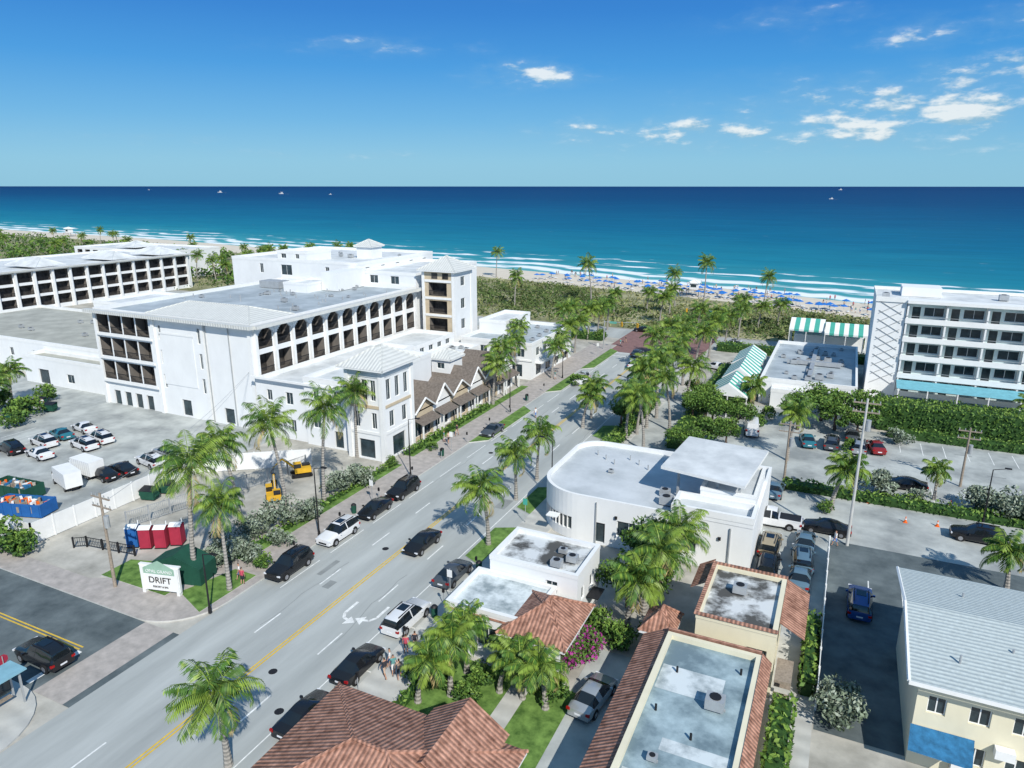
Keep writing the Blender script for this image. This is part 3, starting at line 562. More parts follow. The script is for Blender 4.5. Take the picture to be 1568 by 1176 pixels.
def apartments():
    b=B()
    b.wall((5,132),(9.6,132),0,17,(),white); b.wall((5,147),(5,132),0,17,[(6,7,z_,z_+1.4) for z_ in(2,5,8,11,14)],white); b.q('roof',rlight,[(5,132,16.6),(44,132,16.6),(44,147,16.6),(5,147,16.6)])
    b.wall((9.6,132),(9.6,133.6),0,17)
    for i in range(5):
        z0=1.0+i*3.1; ops=[]
        for j in range(6): ops+=[(1+j*5.6,2.2+j*5.6,z0+.1,z0+2.3,'d'),(2.7+j*5.6,5.6+j*5.6,z0+.8,z0+2.3)]
        b.wall((9.6,133.6),(44,133.6),z0-.1,z0+3.0,ops,M('pale_aqua_stucco',(.62,.74,.74),var=.05))
        b.box('slabs',trim,9.61,44,131.61,133.59,z0-.22,z0); b.box('balcony_fronts',trim,9.61,44,131.5,131.6,z0-.22,z0+.65); b.box('rails',steel,9.61,44,131.52,131.58,z0+.95,z0+1.02)
        for j in range(7): b.box('fins',trim,9.7+j*5.6,9.95+j*5.6,131.62,133.5,z0+.01,z0+2.86)
    b.box('slabs',trim,9.61,44.5,131.2,133.7,16.5,17.0); b.box('parapet',trim,4.9,44.5,146.7,147.1,16.65,17.2); b.box('parapet',trim,4.9,9.6,131.8,131.97,16.5,17.3)
    for i in range(9):
        for sg in(-1,1): b.cyl('lattice',steel,(5.6 if sg>0 else 9,131.93,2.5+i*1.5),(9 if sg>0 else 5.6,131.93,4.5+i*1.5),.05,n=4)
    b.box('penthouse',white,9,15,139,144,16.65,18.2); b.ac(24,140,16.6,1.2);b.ac(30,139,16.6,1.2);b.ac(6.5,136,16.6,1)
    b.q('terrace_awning',teal,[(9.6,131.4,3.6),(44,131.4,3.6),(44,127.6,3.0),(9.6,127.6,3.0)])
    for j in range(9): b.box('terrace_posts',trim,9.8+j*4.2,9.95+j*4.2,127.6,127.75,0,3.0)
    b.done('balcony_apartment_building')
    def stripes(b,x0,x1,y0,y1,ze,zr,ax='y',w=.9):
        n=max(4,int(((y1-y0) if ax=='y' else (x1-x0))/w))
        for i in range(n):
            m=green if i%2 else trim
            if ax=='y':
                a=y0+(y1-y0)*i/n;c=y0+(y1-y0)*(i+1)/n;xm=(x0+x1)/2
                b.q('canvas',m,[(x0,a,ze),(x0,c,ze),(xm,c,zr),(xm,a,zr)]);b.q('canvas',m,[(x1,a,ze),(x1,c,ze),(xm,c,zr),(xm,a,zr)]);b.q('canvas',m,[(x0,a,ze-.35),(x0,c,ze-.35),(x0,c,ze),(x0,a,ze)]);b.q('canvas',m,[(x1,a,ze-.35),(x1,c,ze-.35),(x1,c,ze),(x1,a,ze)])
            else:
                a=x0+(x1-x0)*i/n;c=x0+(x1-x0)*(i+1)/n;ym=(y0+y1)/2
                b.q('canvas',m,[(a,y0,ze),(c,y0,ze),(c,ym,zr),(a,ym,zr)]);b.q('canvas',m,[(a,y1,ze),(c,y1,ze),(c,ym,zr),(a,ym,zr)]);b.q('canvas',m,[(a,y0,ze-.4),(c,y0,ze-.4),(c,y0,ze),(a,y0,ze)])
        if ax=='y': b.q('canvas',trim,[(x0,y0,ze),(x1,y0,ze),((x0+x1)/2,y0,zr)])
        else: b.q('canvas',green,[(x0,y0,ze),(x0,y1,ze),(x0,(y0+y1)/2,zr)]);b.q('canvas',green,[(x1,y0,ze),(x1,y1,ze),(x1,(y0+y1)/2,zr)])
        for x in(x0+.1,(x0+x1)/2,x1-.1):
            for y in(y0+.1,(y0+y1)/2,y1-.1): b.box('posts',trim,x-.07,x+.07,y-.07,y+.07,0,ze-.02)
    b=B(); stripes(b,-17.5,-11.6,109,118,3.6,5.6);stripes(b,-17,-11.6,118.5,128,4,6,);stripes(b,-17,-12,128.5,139,4.2,5.8); b.done('striped_canopy')
    b=B(); stripes(b,-10,-3,163,172,5,6.8,'x');stripes(b,-2.8,5.5,161,170,5,6.6,'x'); b.box('walls',white,-9,5,166,173,0,3.4); b.done('striped_canopy')
    b=B(); b.shell(-11,3.6,120,152,4.4,rgrey,f=row(14.6,3,2,.6,2.6),l=row(32,6,2,.6,2.6),r=row(32,5,2,.8,2.6))
    b.shell(-9,0,118,119.9,3.2,rlight)
    for i in range(26): b.ac(R.uniform(-9.5,2),R.uniform(122,150),3.8,R.uniform(.6,1.2))
    b.box('ducts',steel,-8,1,134,134.8,4,4.7);b.box('ducts',steel,-4,-3.3,124,146,4,4.6)
    b.done('restaurant_building')
apartments()
# ---------------- vehicles
def paint(n,c,me=.1): return M('car_paint_'+n,c,rough=.22,spec=.6,var=.03,metal=me,det=2)
PC={'white':paint('white',(.74,.75,.76)),'black':paint('black',(.012,.013,.016)),'grey':paint('grey',(.10,.115,.13),.4),'silver':paint('silver',(.45,.47,.49),.5),'blue':paint('blue',(.015,.07,.25)),'steel':paint('steelblue',(.16,.26,.33),.4),'red':paint('red',(.25,.02,.025)),'tan':paint('tan',(.36,.30,.20)),'teal':paint('teal',(.03,.17,.22))}
cglass=M('car_glass',(.01,.013,.016),rough=.06,spec=.8,var=.1,det=2); tyre=M('tyre_rubber',(.018,.018,.018)); rim=M('wheel_rim',(.4,.4,.42),metal=.7,rough=.35); hl=M('headlamp',(.75,.77,.8),rough=.1,spec=.8); tl=M('tail_lamp',(.35,.01,.01),rough=.2)
KIND={'car':(4.7,1.84,[(-1,.6,.62,.8),(-.985,.82,.9,.84),(-.93,.92,1.0,.82),(-.7,.94,1.06,.78),(-.38,.95,1.38,.6),(-.14,.95,1.45,.6),(-.1,.95,1.455,.6),(.16,.94,1.41,.6),(.46,.93,1.03,.76),(.88,.76,.82,.78),(.975,.62,.68,.78),(1,.5,.54,.7)],3,8,(4,),None),
'suv':(4.85,1.95,[(-1,.7,.75,.82),(-.985,1.0,1.08,.82),(-.9,1.08,1.6,.66),(-.5,1.08,1.73,.66),(-.2,1.08,1.75,.66),(-.15,1.08,1.75,.66),(.14,1.07,1.70,.65),(.42,1.05,1.2,.78),(.85,.95,1.03,.8),(.975,.8,.88,.8),(1,.55,.6,.75)],1,7,(4,),None),
'pickup':(5.7,2.0,[(-1,.75,1.0,.98),(-.99,1.0,1.2,.98),(-.2,1.0,1.2,.98),(-.185,1.1,1.22,.8),(-.12,1.12,1.85,.66),(.05,1.12,1.9,.66),(.09,1.12,1.9,.66),(.25,1.12,1.85,.65),(.45,1.1,1.25,.8),(.88,1.05,1.15,.86),(.98,.9,1.0,.86),(1,.6,.65,.8)],3,8,(5,),1),
'van':(5.4,2.0,[(-1,.9,1.2,.9),(-.99,1.25,2.2,.82),(-.5,1.25,2.35,.82),(0,1.25,2.35,.82),(.05,1.25,2.35,.82),(.45,1.2,2.2,.78),(.74,1.15,1.3,.8),(.95,.9,1.0,.82),(1,.55,.6,.8)],3,6,(3,),None)}
VM={}
def veh_mesh(kind,c):
    if (kind,c) in VM: return VM[kind,c]
    L,W,st,g0,g1,pil,bed=KIND[kind]; V=[];F=[];mi=[];ms=[PC[c],cglass,tyre,rim,hl,tl,iron]
    hw=W/2;hl_=L/2; secs=[]
    for t,bz,tz,tw in st:
        y=t*hl_; e=1-.14*abs(t)**6; lo=.24+(.1 if abs(t)>.97 else 0)
        half=[(.86*e,lo),(.98*e,.36),(1.0*e,min(.62,bz*.8)),(.965*e,bz),(tw*e,tz-.03),(tw*e*.8,tz)]
        ring=[(-x*hw,z) for x,z in half]+[(x*hw,z) for x,z in reversed(half)]
        secs.append(len(V)); V+=[Vector((x,y,z)) for x,z in ring]
    n=12
    for i in range(len(st)-1):
        for k in range(n-1):
            F.append((secs[i]+k,secs[i]+k+1,secs[i+1]+k+1,secs[i+1]+k)); m=0
            cab=g0<=i<g1
            if k in(3,7) and cab and i not in pil: m=1
            if k in(4,5,6):
                up=st[i+1][2]-st[i][2]
                if cab and abs(up)>.14 : m=1
            mi.append(m)
        F.append((secs[i]+n-1,secs[i],secs[i+1],secs[i+1]+n-1)); mi.append(6)
    F.append(tuple(secs[0]+k for k in range(n)));mi.append(0);F.append(tuple(secs[-1]+k for k in reversed(range(n))));mi.append(0)
    b=B(); rr=.36 if kind!='car' else .33
    for sx in(-1,1):
        for fy in(-.60,.62):
            y=fy*hl_; x=sx*hw
            b.cyl('w',iron,(x*.90,y,rr+.03),(x*.985+sx*.008,y,rr+.03),rr+.07,n=16)
            b.cyl('w',tyre,(x*.80,y,rr),(x*1.0+sx*.012,y,rr),rr,n=16); b.cyl('w',rim,(x*.9,y,rr),(x*1.0+sx*.02,y,rr),rr*.62,n=10)
        b.box('l',hl,sx*hw*.8-.18,sx*hw*.8+.14,hl_*.94,hl_*.985,st[-2][1]-.08,st[-2][1]+.05); b.box('l',tl,sx*hw*.8-.16,sx*hw*.8+.12,-hl_*1.0-.01,-hl_*.95,.72 if kind!='van' else 1.0,.9 if kind!='van' else 1.3)
        b.box('m',PC[c],sx*(hw+.08)-.1,sx*(hw+.08)+.1,hl_*.3,hl_*.3+.14,.95,1.1)
    b.box('g',iron,-hw*.5,hw*.5,hl_*.97,hl_+.012,.42,.6); b.box('g',hl,-.25,.25,-hl_-.015,-hl_*.97,.55,.68)
    if kind=='suv':
        for sx in(-1,1): b.box('r',iron,sx*hw*.56-.03,sx*hw*.56+.03,-hl_*.75,hl_*.1,1.70,1.79)
        b.box('r',cglass,-.38,.38,-hl_*.35,hl_*.02,1.74,1.765)
    if kind=='pickup': b.box('bed',iron,-hw*.8,hw*.8,-hl_*.96,-hl_*.23,1.15,1.205+.01)
    for (v,f,m) in b.p.values():
        k=len(V);V+=[Vector(x) for x in v];F+=[tuple(k+j for j in q) for q in f];mi+=[ms.index(m)]*len(f)
    me=mesh(kind,V,F,mi,ms)
    bm=bmesh.new();bm.from_mesh(me);bmesh.ops.recalc_face_normals(bm,faces=bm.faces);bm.to_mesh(me);bm.free()
    for p in me.polygons: p.use_smooth=True
    try: me.set_sharp_from_angle(angle=math.radians(32))
    except Exception: pass
    VM[kind,c]=me; return me
def veh(x,y,ang,kind,c,name=None,z=.01):
    o=col(D.objects.new(name or{'car':'parked_car','suv':'parked_suv','pickup':'pickup_truck','van':'parked_van'}[kind],veh_mesh(kind,c))); o.location=(x,y,z); o.rotation_euler[2]=math.radians(ang+R.uniform(-1.5,1.5))
def sv(u,v,*a,**k): x,y=S(u,v); veh(x,y,*a,**k)
for u,v,kd,c in((445,874,'suv','black'),(513,822,'suv','white'),(568,784,'car','black'),(607,754,'suv','black'),(741,662,'car','grey')): veh(-44.3,S(u,v)[1],180,kd,c)
sv(647,838,180,'car','black','sedan'); sv(890,586,180,'suv','white','suv'); sv(972,562,0,'suv','white','suv');sv(985,508,90,'car','black','sedan')
for u,v,kd,c in((632,957,'suv','white'),(560,1030,'car','black'),(697,886,'car','grey'),(470,1105,'car','black')): veh(-29.7,S(u,v)[1],0,kd,c)
sv(975,545,0,'car','grey','sedan'); sv(70,1012,90,'suv','black','suv')
for u,v,a,kd,c in[(18,692,80,'suv','black'),(68,682,80,'suv','white'),(62,700,80,'car','white'),(95,670,80,'car','teal'),(130,660,80,'car','white'),(130,686,80,'suv','white'),(155,676,80,'suv','white'),(190,724,80,'car','black'),(160,732,80,'car','black'),(232,712,80,'suv','white'),(258,700,80,'suv','silver'),
  (1150,662,10,'van','white'),(1236,680,10,'car','teal'),(1273,684,0,'suv','grey'),(1186,756,0,'car','steel'),(1340,690,10,'car','red'),(1385,748,90,'car','black'),(1183,803,90,'pickup','white'),(1265,815,90,'car','black'),(1178,842,0,'suv','tan'),(1232,838,0,'car','steel'),(1228,864,5,'suv','steel'),(1224,892,0,'car','steel'),(1150,752,0,'suv','black'),(1495,828,88,'suv','black'),(1315,932,0,'suv','blue'),(1120,532,90,'suv','white'),(1175,874,0,'suv','black'),(1096,565,70,'car','white'),(1305,672,0,'car','grey'),(908,1075,-8,'car','silver'),(1315,690,0,'suv','silver')]: sv(u,v,a,kd,c)
# ---------------- street furniture
def lamp(x,y,h=7.5,d=1):
    b=B(); b.cyl('p',iron,(0,0,0),(0,0,h),.09,.05,8); b.cyl('p',iron,(0,0,0),(0,0,.6),.16,.12,8); b.cyl('p',iron,(0,0,h),(d*1.4,0,h+.35),.04,.03,6); b.box('p',iron,d*1.3-.3,d*1.3+.3,-.12,.12,h+.28,h+.4); b.cyl('p',hl,(d*1.3,0,h+.24),(d*1.3,0,h+.28),.1)
    b.done('street_lamp',(x,y,.12),join=True)
for u,v in((622,730),(487,822)): lamp(-46.2,S(u,v)[1])
lamp(-46.2,97);lamp(-46.2,120);lamp(-28,70,7,-1);lamp(-28,100,7,-1);lamp(-28,125,7,-1);lamp(*S(322,940),5.5);lamp(*S(1505,800),6)
b=B(); b.cyl('p',steel,(0,0,0),(0,0,1.1),.035,n=6); b.box('h',iron,-.1,.1,-.07,.07,1.1,1.42); b.cyl('h',iron,(0,-.07,1.42),(0,.07,1.42),.1,n=8)
pm=b.done('parking_meter',(-45.8,47,.13),join=True)
for y in range(54,112,7): o=col(D.objects.new('parking_meter',pm.data)); o.location=(-45.8,y,.13)
for y in range(34,56,6): o=col(D.objects.new('parking_meter',pm.data)); o.location=(-28.3,y,.13)
def signpost(x,y,c,rz=0,name='traffic_sign'):
    b=B(); b.cyl('p',steel,(0,0,0),(0,0,2.9),.035,n=6)
    if c=='stop': b.q('s',redp,[(.4*math.cos(.3927+.7854*i),-.05,2.6+.4*math.sin(.3927+.7854*i)) for i in range(8)])
    else: b.box('s',c,-.25,.25,-.07,-.04,2.1,2.8)
    b.done(name,(x,y,.12),join=True,rotz=rz)
signpost(-50.8,23.2,'stop',-1.57);signpost(-46,60,trim);signpost(-46,78,trim);signpost(-28.2,47,trim);signpost(-28.2,63,green);signpost(-46,140,trim)
b=B(); b.cyl('post',steel,(0,0,0),(0,0,6.5),.14,.1,8); b.cyl('arm',steel,(0,0,6.2),(8,0,6.6),.09,.05,6)
for x in(4,7.5): b.box('head',ypaint,x-.18,x+.18,-.2,.15,5.5,6.5)
for i,x in enumerate((4,7.5)):
    for k in range(3): b.cyl('lens',iron,(x,-.21,5.7+k*.3),(x,-.24,5.7+k*.3),.1,n=8)
b.box('name_sign',green,1.2,2.8,-.06,-.02,6.0,6.45); ts=b.done('traffic_signal',(-47,147,0),join=True); o=col(D.objects.new('traffic_signal',ts.data)); o.location=(-26.5,171,0); o.rotation_euler[2]=math.pi
b=B(); b.cyl('bin',dgreen,(0,0,0),(0,0,.95),.26,.3,12); b.cyl('lid',iron,(0,0,.95),(0,0,1.1),.31,.18,12); tb=b.done('litter_bin',(-46.3,57,.13),join=True)
for x,y in((-46.3,76),(-28,52),(-28,44),(-46.4,104),(-27.9,80)): o=col(D.objects.new('litter_bin',tb.data)); o.location=(x,y,.13)
def upole(x,y,h,r=.16,name='utility_pole'):
    b=B(); b.cyl('p',wood if h<12 else trim2,(0,0,0),(0,0,h),r,r*.65,10)
    for z in(h-.5,h-1.4): b.box('arm',wood,-1.2,1.2,-.06,.06,z,z+.12)
    for z in(h-.5,h-1.4):
        for x_ in(-1.1,-.5,.5,1.1): b.cyl('ins',steel,(x_,0,z+.12),(x_,0,z+.36),.05,n=6)
    b.cyl('tr',steel,(.35,0,h-3.2),(.35,0,h-2.1),.24,n=10); b.done(name,(x,y,0),join=True)
upole(*S(177,900),9.3);upole(3.2,72.5,15.5);upole(*S(1470,745),7.5);upole(*S(1200,740),8)
def wire(a,b_,sag=1.2):
    cu=D.curves.new('overhead_wire','CURVE');cu.dimensions='3D';cu.bevel_depth=.018;s=cu.splines.new('POLY');s.points.add(16)
    for i in range(17): t=i/16;p=Vector(a).lerp(Vector(b_),t);s.points[i].co=(p.x,p.y,p.z-sag*4*t*(1-t),1)
    cu.materials.append(steel);col(D.objects.new('overhead_wire',cu))
x,y=S(177,900)
for d in(-1,1): wire((x+d,y,8.9),(-78,75,9))
def fence(name,pts,h,mat,post=2.4,solid=True):
    b=B()
    for p,q in zip(pts,pts[1:]):
        L=math.dist(p,q); n=max(1,round(L/post)); a=math.atan2(q[1]-p[1],q[0]-p[0])
        for i in range(n+1):
            t=i/n;x=p[0]+(q[0]-p[0])*t;y=p[1]+(q[1]-p[1])*t; b.box('posts',mat,x-.07,x+.07,y-.07,y+.07,0,h+.08,rot=a)
        m=((p[0]+q[0])/2,(p[1]+q[1])/2)
        if solid: b.box('panels',mat,m[0]-L/2,m[0]+L/2,m[1]-.03,m[1]+.03,.05,h,rot=a)
        else:
            for z in(.15,h-.05): b.box('rails',mat,m[0]-L/2,m[0]+L/2,m[1]-.02,m[1]+.02,z,z+.06,rot=a)
            k=int(L/.2)
            for i in range(k): t=i/k;x=p[0]+(q[0]-p[0])*t;y=p[1]+(q[1]-p[1])*t;b.box('pickets',mat,x-.015,x+.015,y-.015,y+.015,.15,h,rot=a)
    b.done(name,join=True)
fence('white_boundary_wall',[(-88,37.5),(-71.4,37.5),(-71.4,58),(-60,66)],2.3,trim); fence('yard_fence',[(-66,44),(-62,57),(-60,65)],1.8,steel,solid=False)
fence('white_fence',[(1.5,46),(1.5,70)],1.8,trim); fence('white_picket_fence',[(-1,31),(4,33),(5.5,40)],1.3,trim,solid=False); fence('garden_fence',[(-24.9,31.4),(-14,31.4)],1,trim,solid=False)
fence('picket_fence',[(-60,40.3),(-66,39.5),(-67,38.8)],1.1,iron,solid=False)
def sign():
    x,y=S(250,910); b=B(); b.box('board',trim,-1.9,1.9,-.12,.12,.35,2.7)
    for s in(-1.7,1.7): b.box('post',trim,s-.14,s+.14,-.2,.2,0,2.69)
    b.q('crest',M('sign_panel',(.30,.46,.36)),[(-1.6,-.135,1.95),(1.6,-.135,1.95),(1.6,-.135,2.5),(0,-.135,3.3),(-1.6,-.135,2.5)]); b.box('cap',trim,-2,2,-.1,.21,2.7,2.82)
    e=b.done('hotel_sign',(x,y,.1)); e.rotation_euler[2]=math.radians(14)
    for t,z,s,m in(('DRIFT',1.1,.85,iron),('OPAL GRAND',2.1,.42,trim),('RESORT & SPA',.65,.24,iron)):
        cu=D.curves.new('lettering','FONT');cu.body=t;cu.size=s;cu.align_x='CENTER';cu.extrude=.01;cu.materials.append(m);o=col(D.objects.new('lettering',cu));o.parent=e;o.rotation_euler=(math.pi/2,0,0);o.location=(0,-.17,z)
    b=B(); b.q('c',dgreen,[(-2.6,0,1.8),(0,0,2.9),(0,2.4,2.9),(-2.6,2.4,1.8)]);b.q('c',dgreen,[(2.6,0,1.8),(0,0,2.9),(0,2.4,2.9),(2.6,2.4,1.8)]);b.q('c',dgreen,[(-2.6,0,0),(-2.6,0,1.8),(0,0,2.9),(2.6,0,1.8),(2.6,0,0)]);b.q('c',dgreen,[(-2.6,2.4,0),(-2.6,0,0),(-2.6,0,1.8),(-2.6,2.4,1.8)]);b.q('c',dgreen,[(2.6,2.4,0),(2.6,0,0),(2.6,0,1.8),(2.6,2.4,1.8)])
    b.done('green_shed',(x-.3,y+1.6,0),join=True,rotz=math.radians(14))
sign()
def toilet(x,y,m):
    b=B(); b.box('body',m,-.55,.55,-.55,.55,.1,2.1);b.box('door',m,-.42,.42,-.58,-.551,.2,1.95);b.box('base',iron,-.6,.6,-.6,.6,0,.1)
    b.q('roof',trim,[(-.6,-.6,2.11),(.6,-.6,2.11),(.6,0,2.35),(-.6,0,2.35)]);b.q('roof',trim,[(-.6,.6,2.11),(.6,.6,2.11),(.6,0,2.35),(-.6,0,2.35)]);b.cyl('vent',trim,(.4,.4,2),(.4,.4,2.6),.05,n=6);b.done('portable_toilet',(x,y,0),join=True,rotz=.5)
x,y=S(207,835); toilet(x,y,bluep);toilet(x+1.4,y+.4,redp);toilet(x+2.7,y+1.1,redp);toilet(x+3.6,y+2.2,redp)
def dumpster(x,y,m=dgreen,r=.3):
    b=B(); a=[(-.9,-.6),(.9,-.6),(.9,.6),(-.9,.6)]; lo=[(p*.9,q*.8,.2) for p,q in a];hi=[(p,q,1.25) for p,q in a]
    for i in range(4): j=(i+1)%4; b.q('b',m,[lo[i],lo[j],hi[j],hi[i]])
    b.q('b',m,lo); b.q('lid',iron,[(-.95,-.65,1.27),(0,-.65,1.27),(0,.62,1.5),(-.95,.62,1.5)]);b.q('lid',iron,[(.03,-.65,1.27),(.95,-.65,1.27),(.95,.62,1.5),(.03,.62,1.5)]);b.q('b',m,[hi[2],hi[3],(-.9,.6,1.5),(.9,.6,1.5)])
    for s in(-1,1): b.box('pocket',m,s*1.0-.06,s*1.0+.06,-.4,.4,.6,.8)
    b.done('dumpster',(x,y,0),join=True,rotz=r)
for u,v in((18,640),(40,632),(62,622),(78,630),(230,765),(255,755)): x,y=S(u,v); dumpster(x,y)
def rolloff(x,y,sg,m=dgreen):
    b=B()
    for q in((-3,3,-1.2,-1.1),(-3,3,1.1,1.2),(-3,-2.9,-1.1,1.1),(2.9,3,-1.1,1.1)): b.box('s',m,*q,.15,1.6)
    b.q('s',iron,[(-3,-1.2,.5),(3,-1.2,.5),(3,1.2,.5),(-3,1.2,.5)])
    for i in range(6):
        for s in(-1.26,1.21): b.box('rib',m,-2.8+i*1.1,-2.65+i*1.1,s,s+.05,.2,1.6)
    for i in range(60):
        a,c=R.uniform(-2.6,2.6),R.uniform(-.9,.9); w=R.uniform(.1,.5); b.box('debris',R.choice([orange,wood,trim,rtan,tarp,wood]),a-w,a+w,c-.12,c+.12,.6,R.uniform(1.0,1.7),rot=R.uniform(0,3))
    b.done('rolloff_container',(x,y,0),join=True,rotz=sg)
rolloff(*S(28,758),.1);rolloff(*S(40,785),.3,bluep)
def boxtruck(x,y,rz):
    b=B(); b.box('box',trim,-1.1,1.1,-2.8,2.2,.7,3.0); b.box('cab',trim,-1,1,2.3,3.4,.45,1.5);b.q('cab',cglass,[(-1,3.4,1.5),(1,3.4,1.5),(.9,2.9,2.3),(-.9,2.9,2.3)]);b.box('cab',trim,-.95,.95,2.3,2.9,1.5,2.32)
    for s in(-1,1):
        for q in(-1.8,2.6): b.cyl('w',tyre,(s*.8,q,.42),(s*1.05,q,.42),.42,n=14);b.cyl('w',rim,(s*.9,q,.42),(s*1.07,q,.42),.22,n=8)
        for q in range(9): b.box('rib',steel,s*1.1-.01,s*1.1+.012,-2.7+q*.55,-2.66+q*.55,.75,2.95)
    b.box('chassis',iron,-.5,.5,-2.8,3.2,.45,.69); o=b.done('box_truck',(x,y,0),join=True,rotz=rz);o.scale=(.85,.8,.8)
x,y=S(105,745);boxtruck(x,y,1.3);x,y=S(135,728);boxtruck(x,y,1.5)
def excavator(x,y,rz):
    b=B()
    for s in(-1,1):
        b.box('track',iron,s*1.0-.25,s*1.0+.25,-1.5,1.5,.12,.7)
        for q in(-1.5,1.5): b.cyl('track',iron,(s*1-.25,q,.41),(s*1+.25,q,.41),.3,n=10)
    b.box('house',ypaint,-1.1,1.1,-1.6,1.1,.85,1.7); b.box('cab',ypaint,-1.1,-.1,.0,1.3,1.71,1.8);b.box('cab',cglass,-1.05,-.15,.05,1.25,1.8,2.6);b.box('cab',ypaint,-1.1,-.1,0,1.3,2.6,2.7); b.box('engine',iron,.0,1.05,-1.5,-.2,1.71,1.95)
    b.cyl('boom',ypaint,(.3,1,1.5),(.3,3,3.4),.2,.16,6);b.cyl('boom',ypaint,(.3,3,3.4),(.3,4.6,2.0),.15,.12,6);b.cyl('ram',steel,(.3,1.2,1.9),(.3,2.6,3.4),.06,n=6)
    b.q('bucket',iron,[(-.2,4.4,1.9),(.8,4.4,1.9),(.8,5.1,1.2),(-.2,5.1,1.2)]);b.q('bucket',iron,[(-.2,5.1,1.2),(.8,5.1,1.2),(.8,4.3,.8),(-.2,4.3,.8)])
    o=b.done('excavator',(x,y,0),join=True,rotz=rz);o.scale=(.72,)*3
excavator(*S(420,768),.8); excavator(*S(462,728),2.4)
b=B(); n=8
for i in range(n):
    a0,a1=6.2832*i/n,6.2832*(i+1)/n; b.q('canopy',M('umbrella_blue',(.02,.16,.50),var=.1),[(0,0,2.25),(1.25*math.cos(a0),1.25*math.sin(a0),1.7),(1.25*math.cos(a1),1.25*math.sin(a1),1.7)])
b.cyl('pole',trim,(0,0,0),(0,0,2.3),.03,n=6); b.box('lounger',trim,-1.6,-.9,-.9,.9,.25,.35);b.box('lounger',trim,.9,1.6,-.9,.9,.25,.35)
um=b.done('beach_umbrella',join=True); um.location=(-77,shy(-77)-17,.02)
for i in range(92):
    x=R.choice((R.uniform(-112,-48),R.uniform(-45,12))); o=col(D.objects.new('beach_umbrella',um.data)); o.location=(x,shy(x)-R.choice((13,19,25,28))+R.uniform(-1.5,1.5),.02)
def boat(x,y,s):
    b=B(); h=[(-1,-4),(1,-4),(1.3,0),(.9,3),(0,5),(-.9,3),(-1.3,0)]; lo=[(p*.6,q*.9) for p,q in h]
    for i in range(7): j=(i+1)%7; b.q('hull',trim,[(*lo[i],0),(*lo[j],0),(*h[j],1.2),(*h[i],1.2)])
    b.q('deck',trim,[(*p,1.15) for p in h]); b.box('cabin',trim,-.8,.8,-2,1,1.2,2.8);b.box('win',glass,-.82,.82,-1.5,1.02,1.9,2.4);b.box('top',trim,-1,1,-2.2,1.1,3.6,3.75)
    for q in(-1.8,.8):
        for w in(-.8,.8): b.cyl('post',steel,(w,q,2.8),(w,q,3.6),.04,n=5)
    b.q('wake',trim,[(-.9,-4.2,.02),(.9,-4.2,.02),(2.2,-13,.02),(-2.2,-13,.02)])
    o=b.done('motor_boat',(x,y,.1),join=True,rotz=1.9); o.scale=(s,s,s)
for u,v,s in((337,295,3),(431,297,2.6),(506,298,1.4),(1273,305,1.3),(1287,291,3.5),(228,291,2)): boat(*S(u,v),s)
b=B(); b.box('hut',trim,-1.3,1.3,-1.3,1.3,2,4.0); b.hip(-1.3,1.3,-1.3,1.3,4.25,5.1,trim,ov=.5);b.box('deck',wood,-2.2,2.2,-2.2,2.2,1.85,1.99)
for x_ in(-2,2):
    for y_ in(-2,2): b.cyl('legs',wood,(x_,y_,0),(x_,y_,1.84),.1,n=6)
b.box('win',glass,-.9,.9,-1.32,-1.301,2.8,3.7); lh=b.done('lifeguard_tower',(*S(1062,452),0),join=True)
o=col(D.objects.new('lifeguard_tower',lh.data)); o.location=(*S(107,362),0); o.scale=(1.3,)*3
b=B()
for s in(-1.6,1.6): b.box('posts',steel,s-.06,s+.06,-.06,.06,0,2.5); b.box('posts',steel,s-.06,s+.06,1.2,1.32,0,2.5)
b.box('roof',M('shelter_blue',(.22,.42,.50)),-2,2,-.3,1.6,2.51,2.62);b.box('back',glass,-1.6,1.6,1.27,1.3,.5,2.2);b.box('bench',wood,-1.3,1.3,.7,1.1,.42,.48)
b.done('bus_shelter',(*S(2,1100),.13),join=True,rotz=math.pi/2)
def cone(x,y):
    b=B(); b.box('b',orange,-.2,.2,-.2,.2,0,.04); b.cyl('c',orange,(0,0,.04),(0,0,.7),.14,.03,10); b.cyl('c',trim,(0,0,.35),(0,0,.48),.098,.078,10,False); b.done('traffic_cone',(x,y,.01),join=True)
for u,v in((1408,762),(1455,775),(1386,800),(1435,806),(1330,770)): cone(*S(u,v))
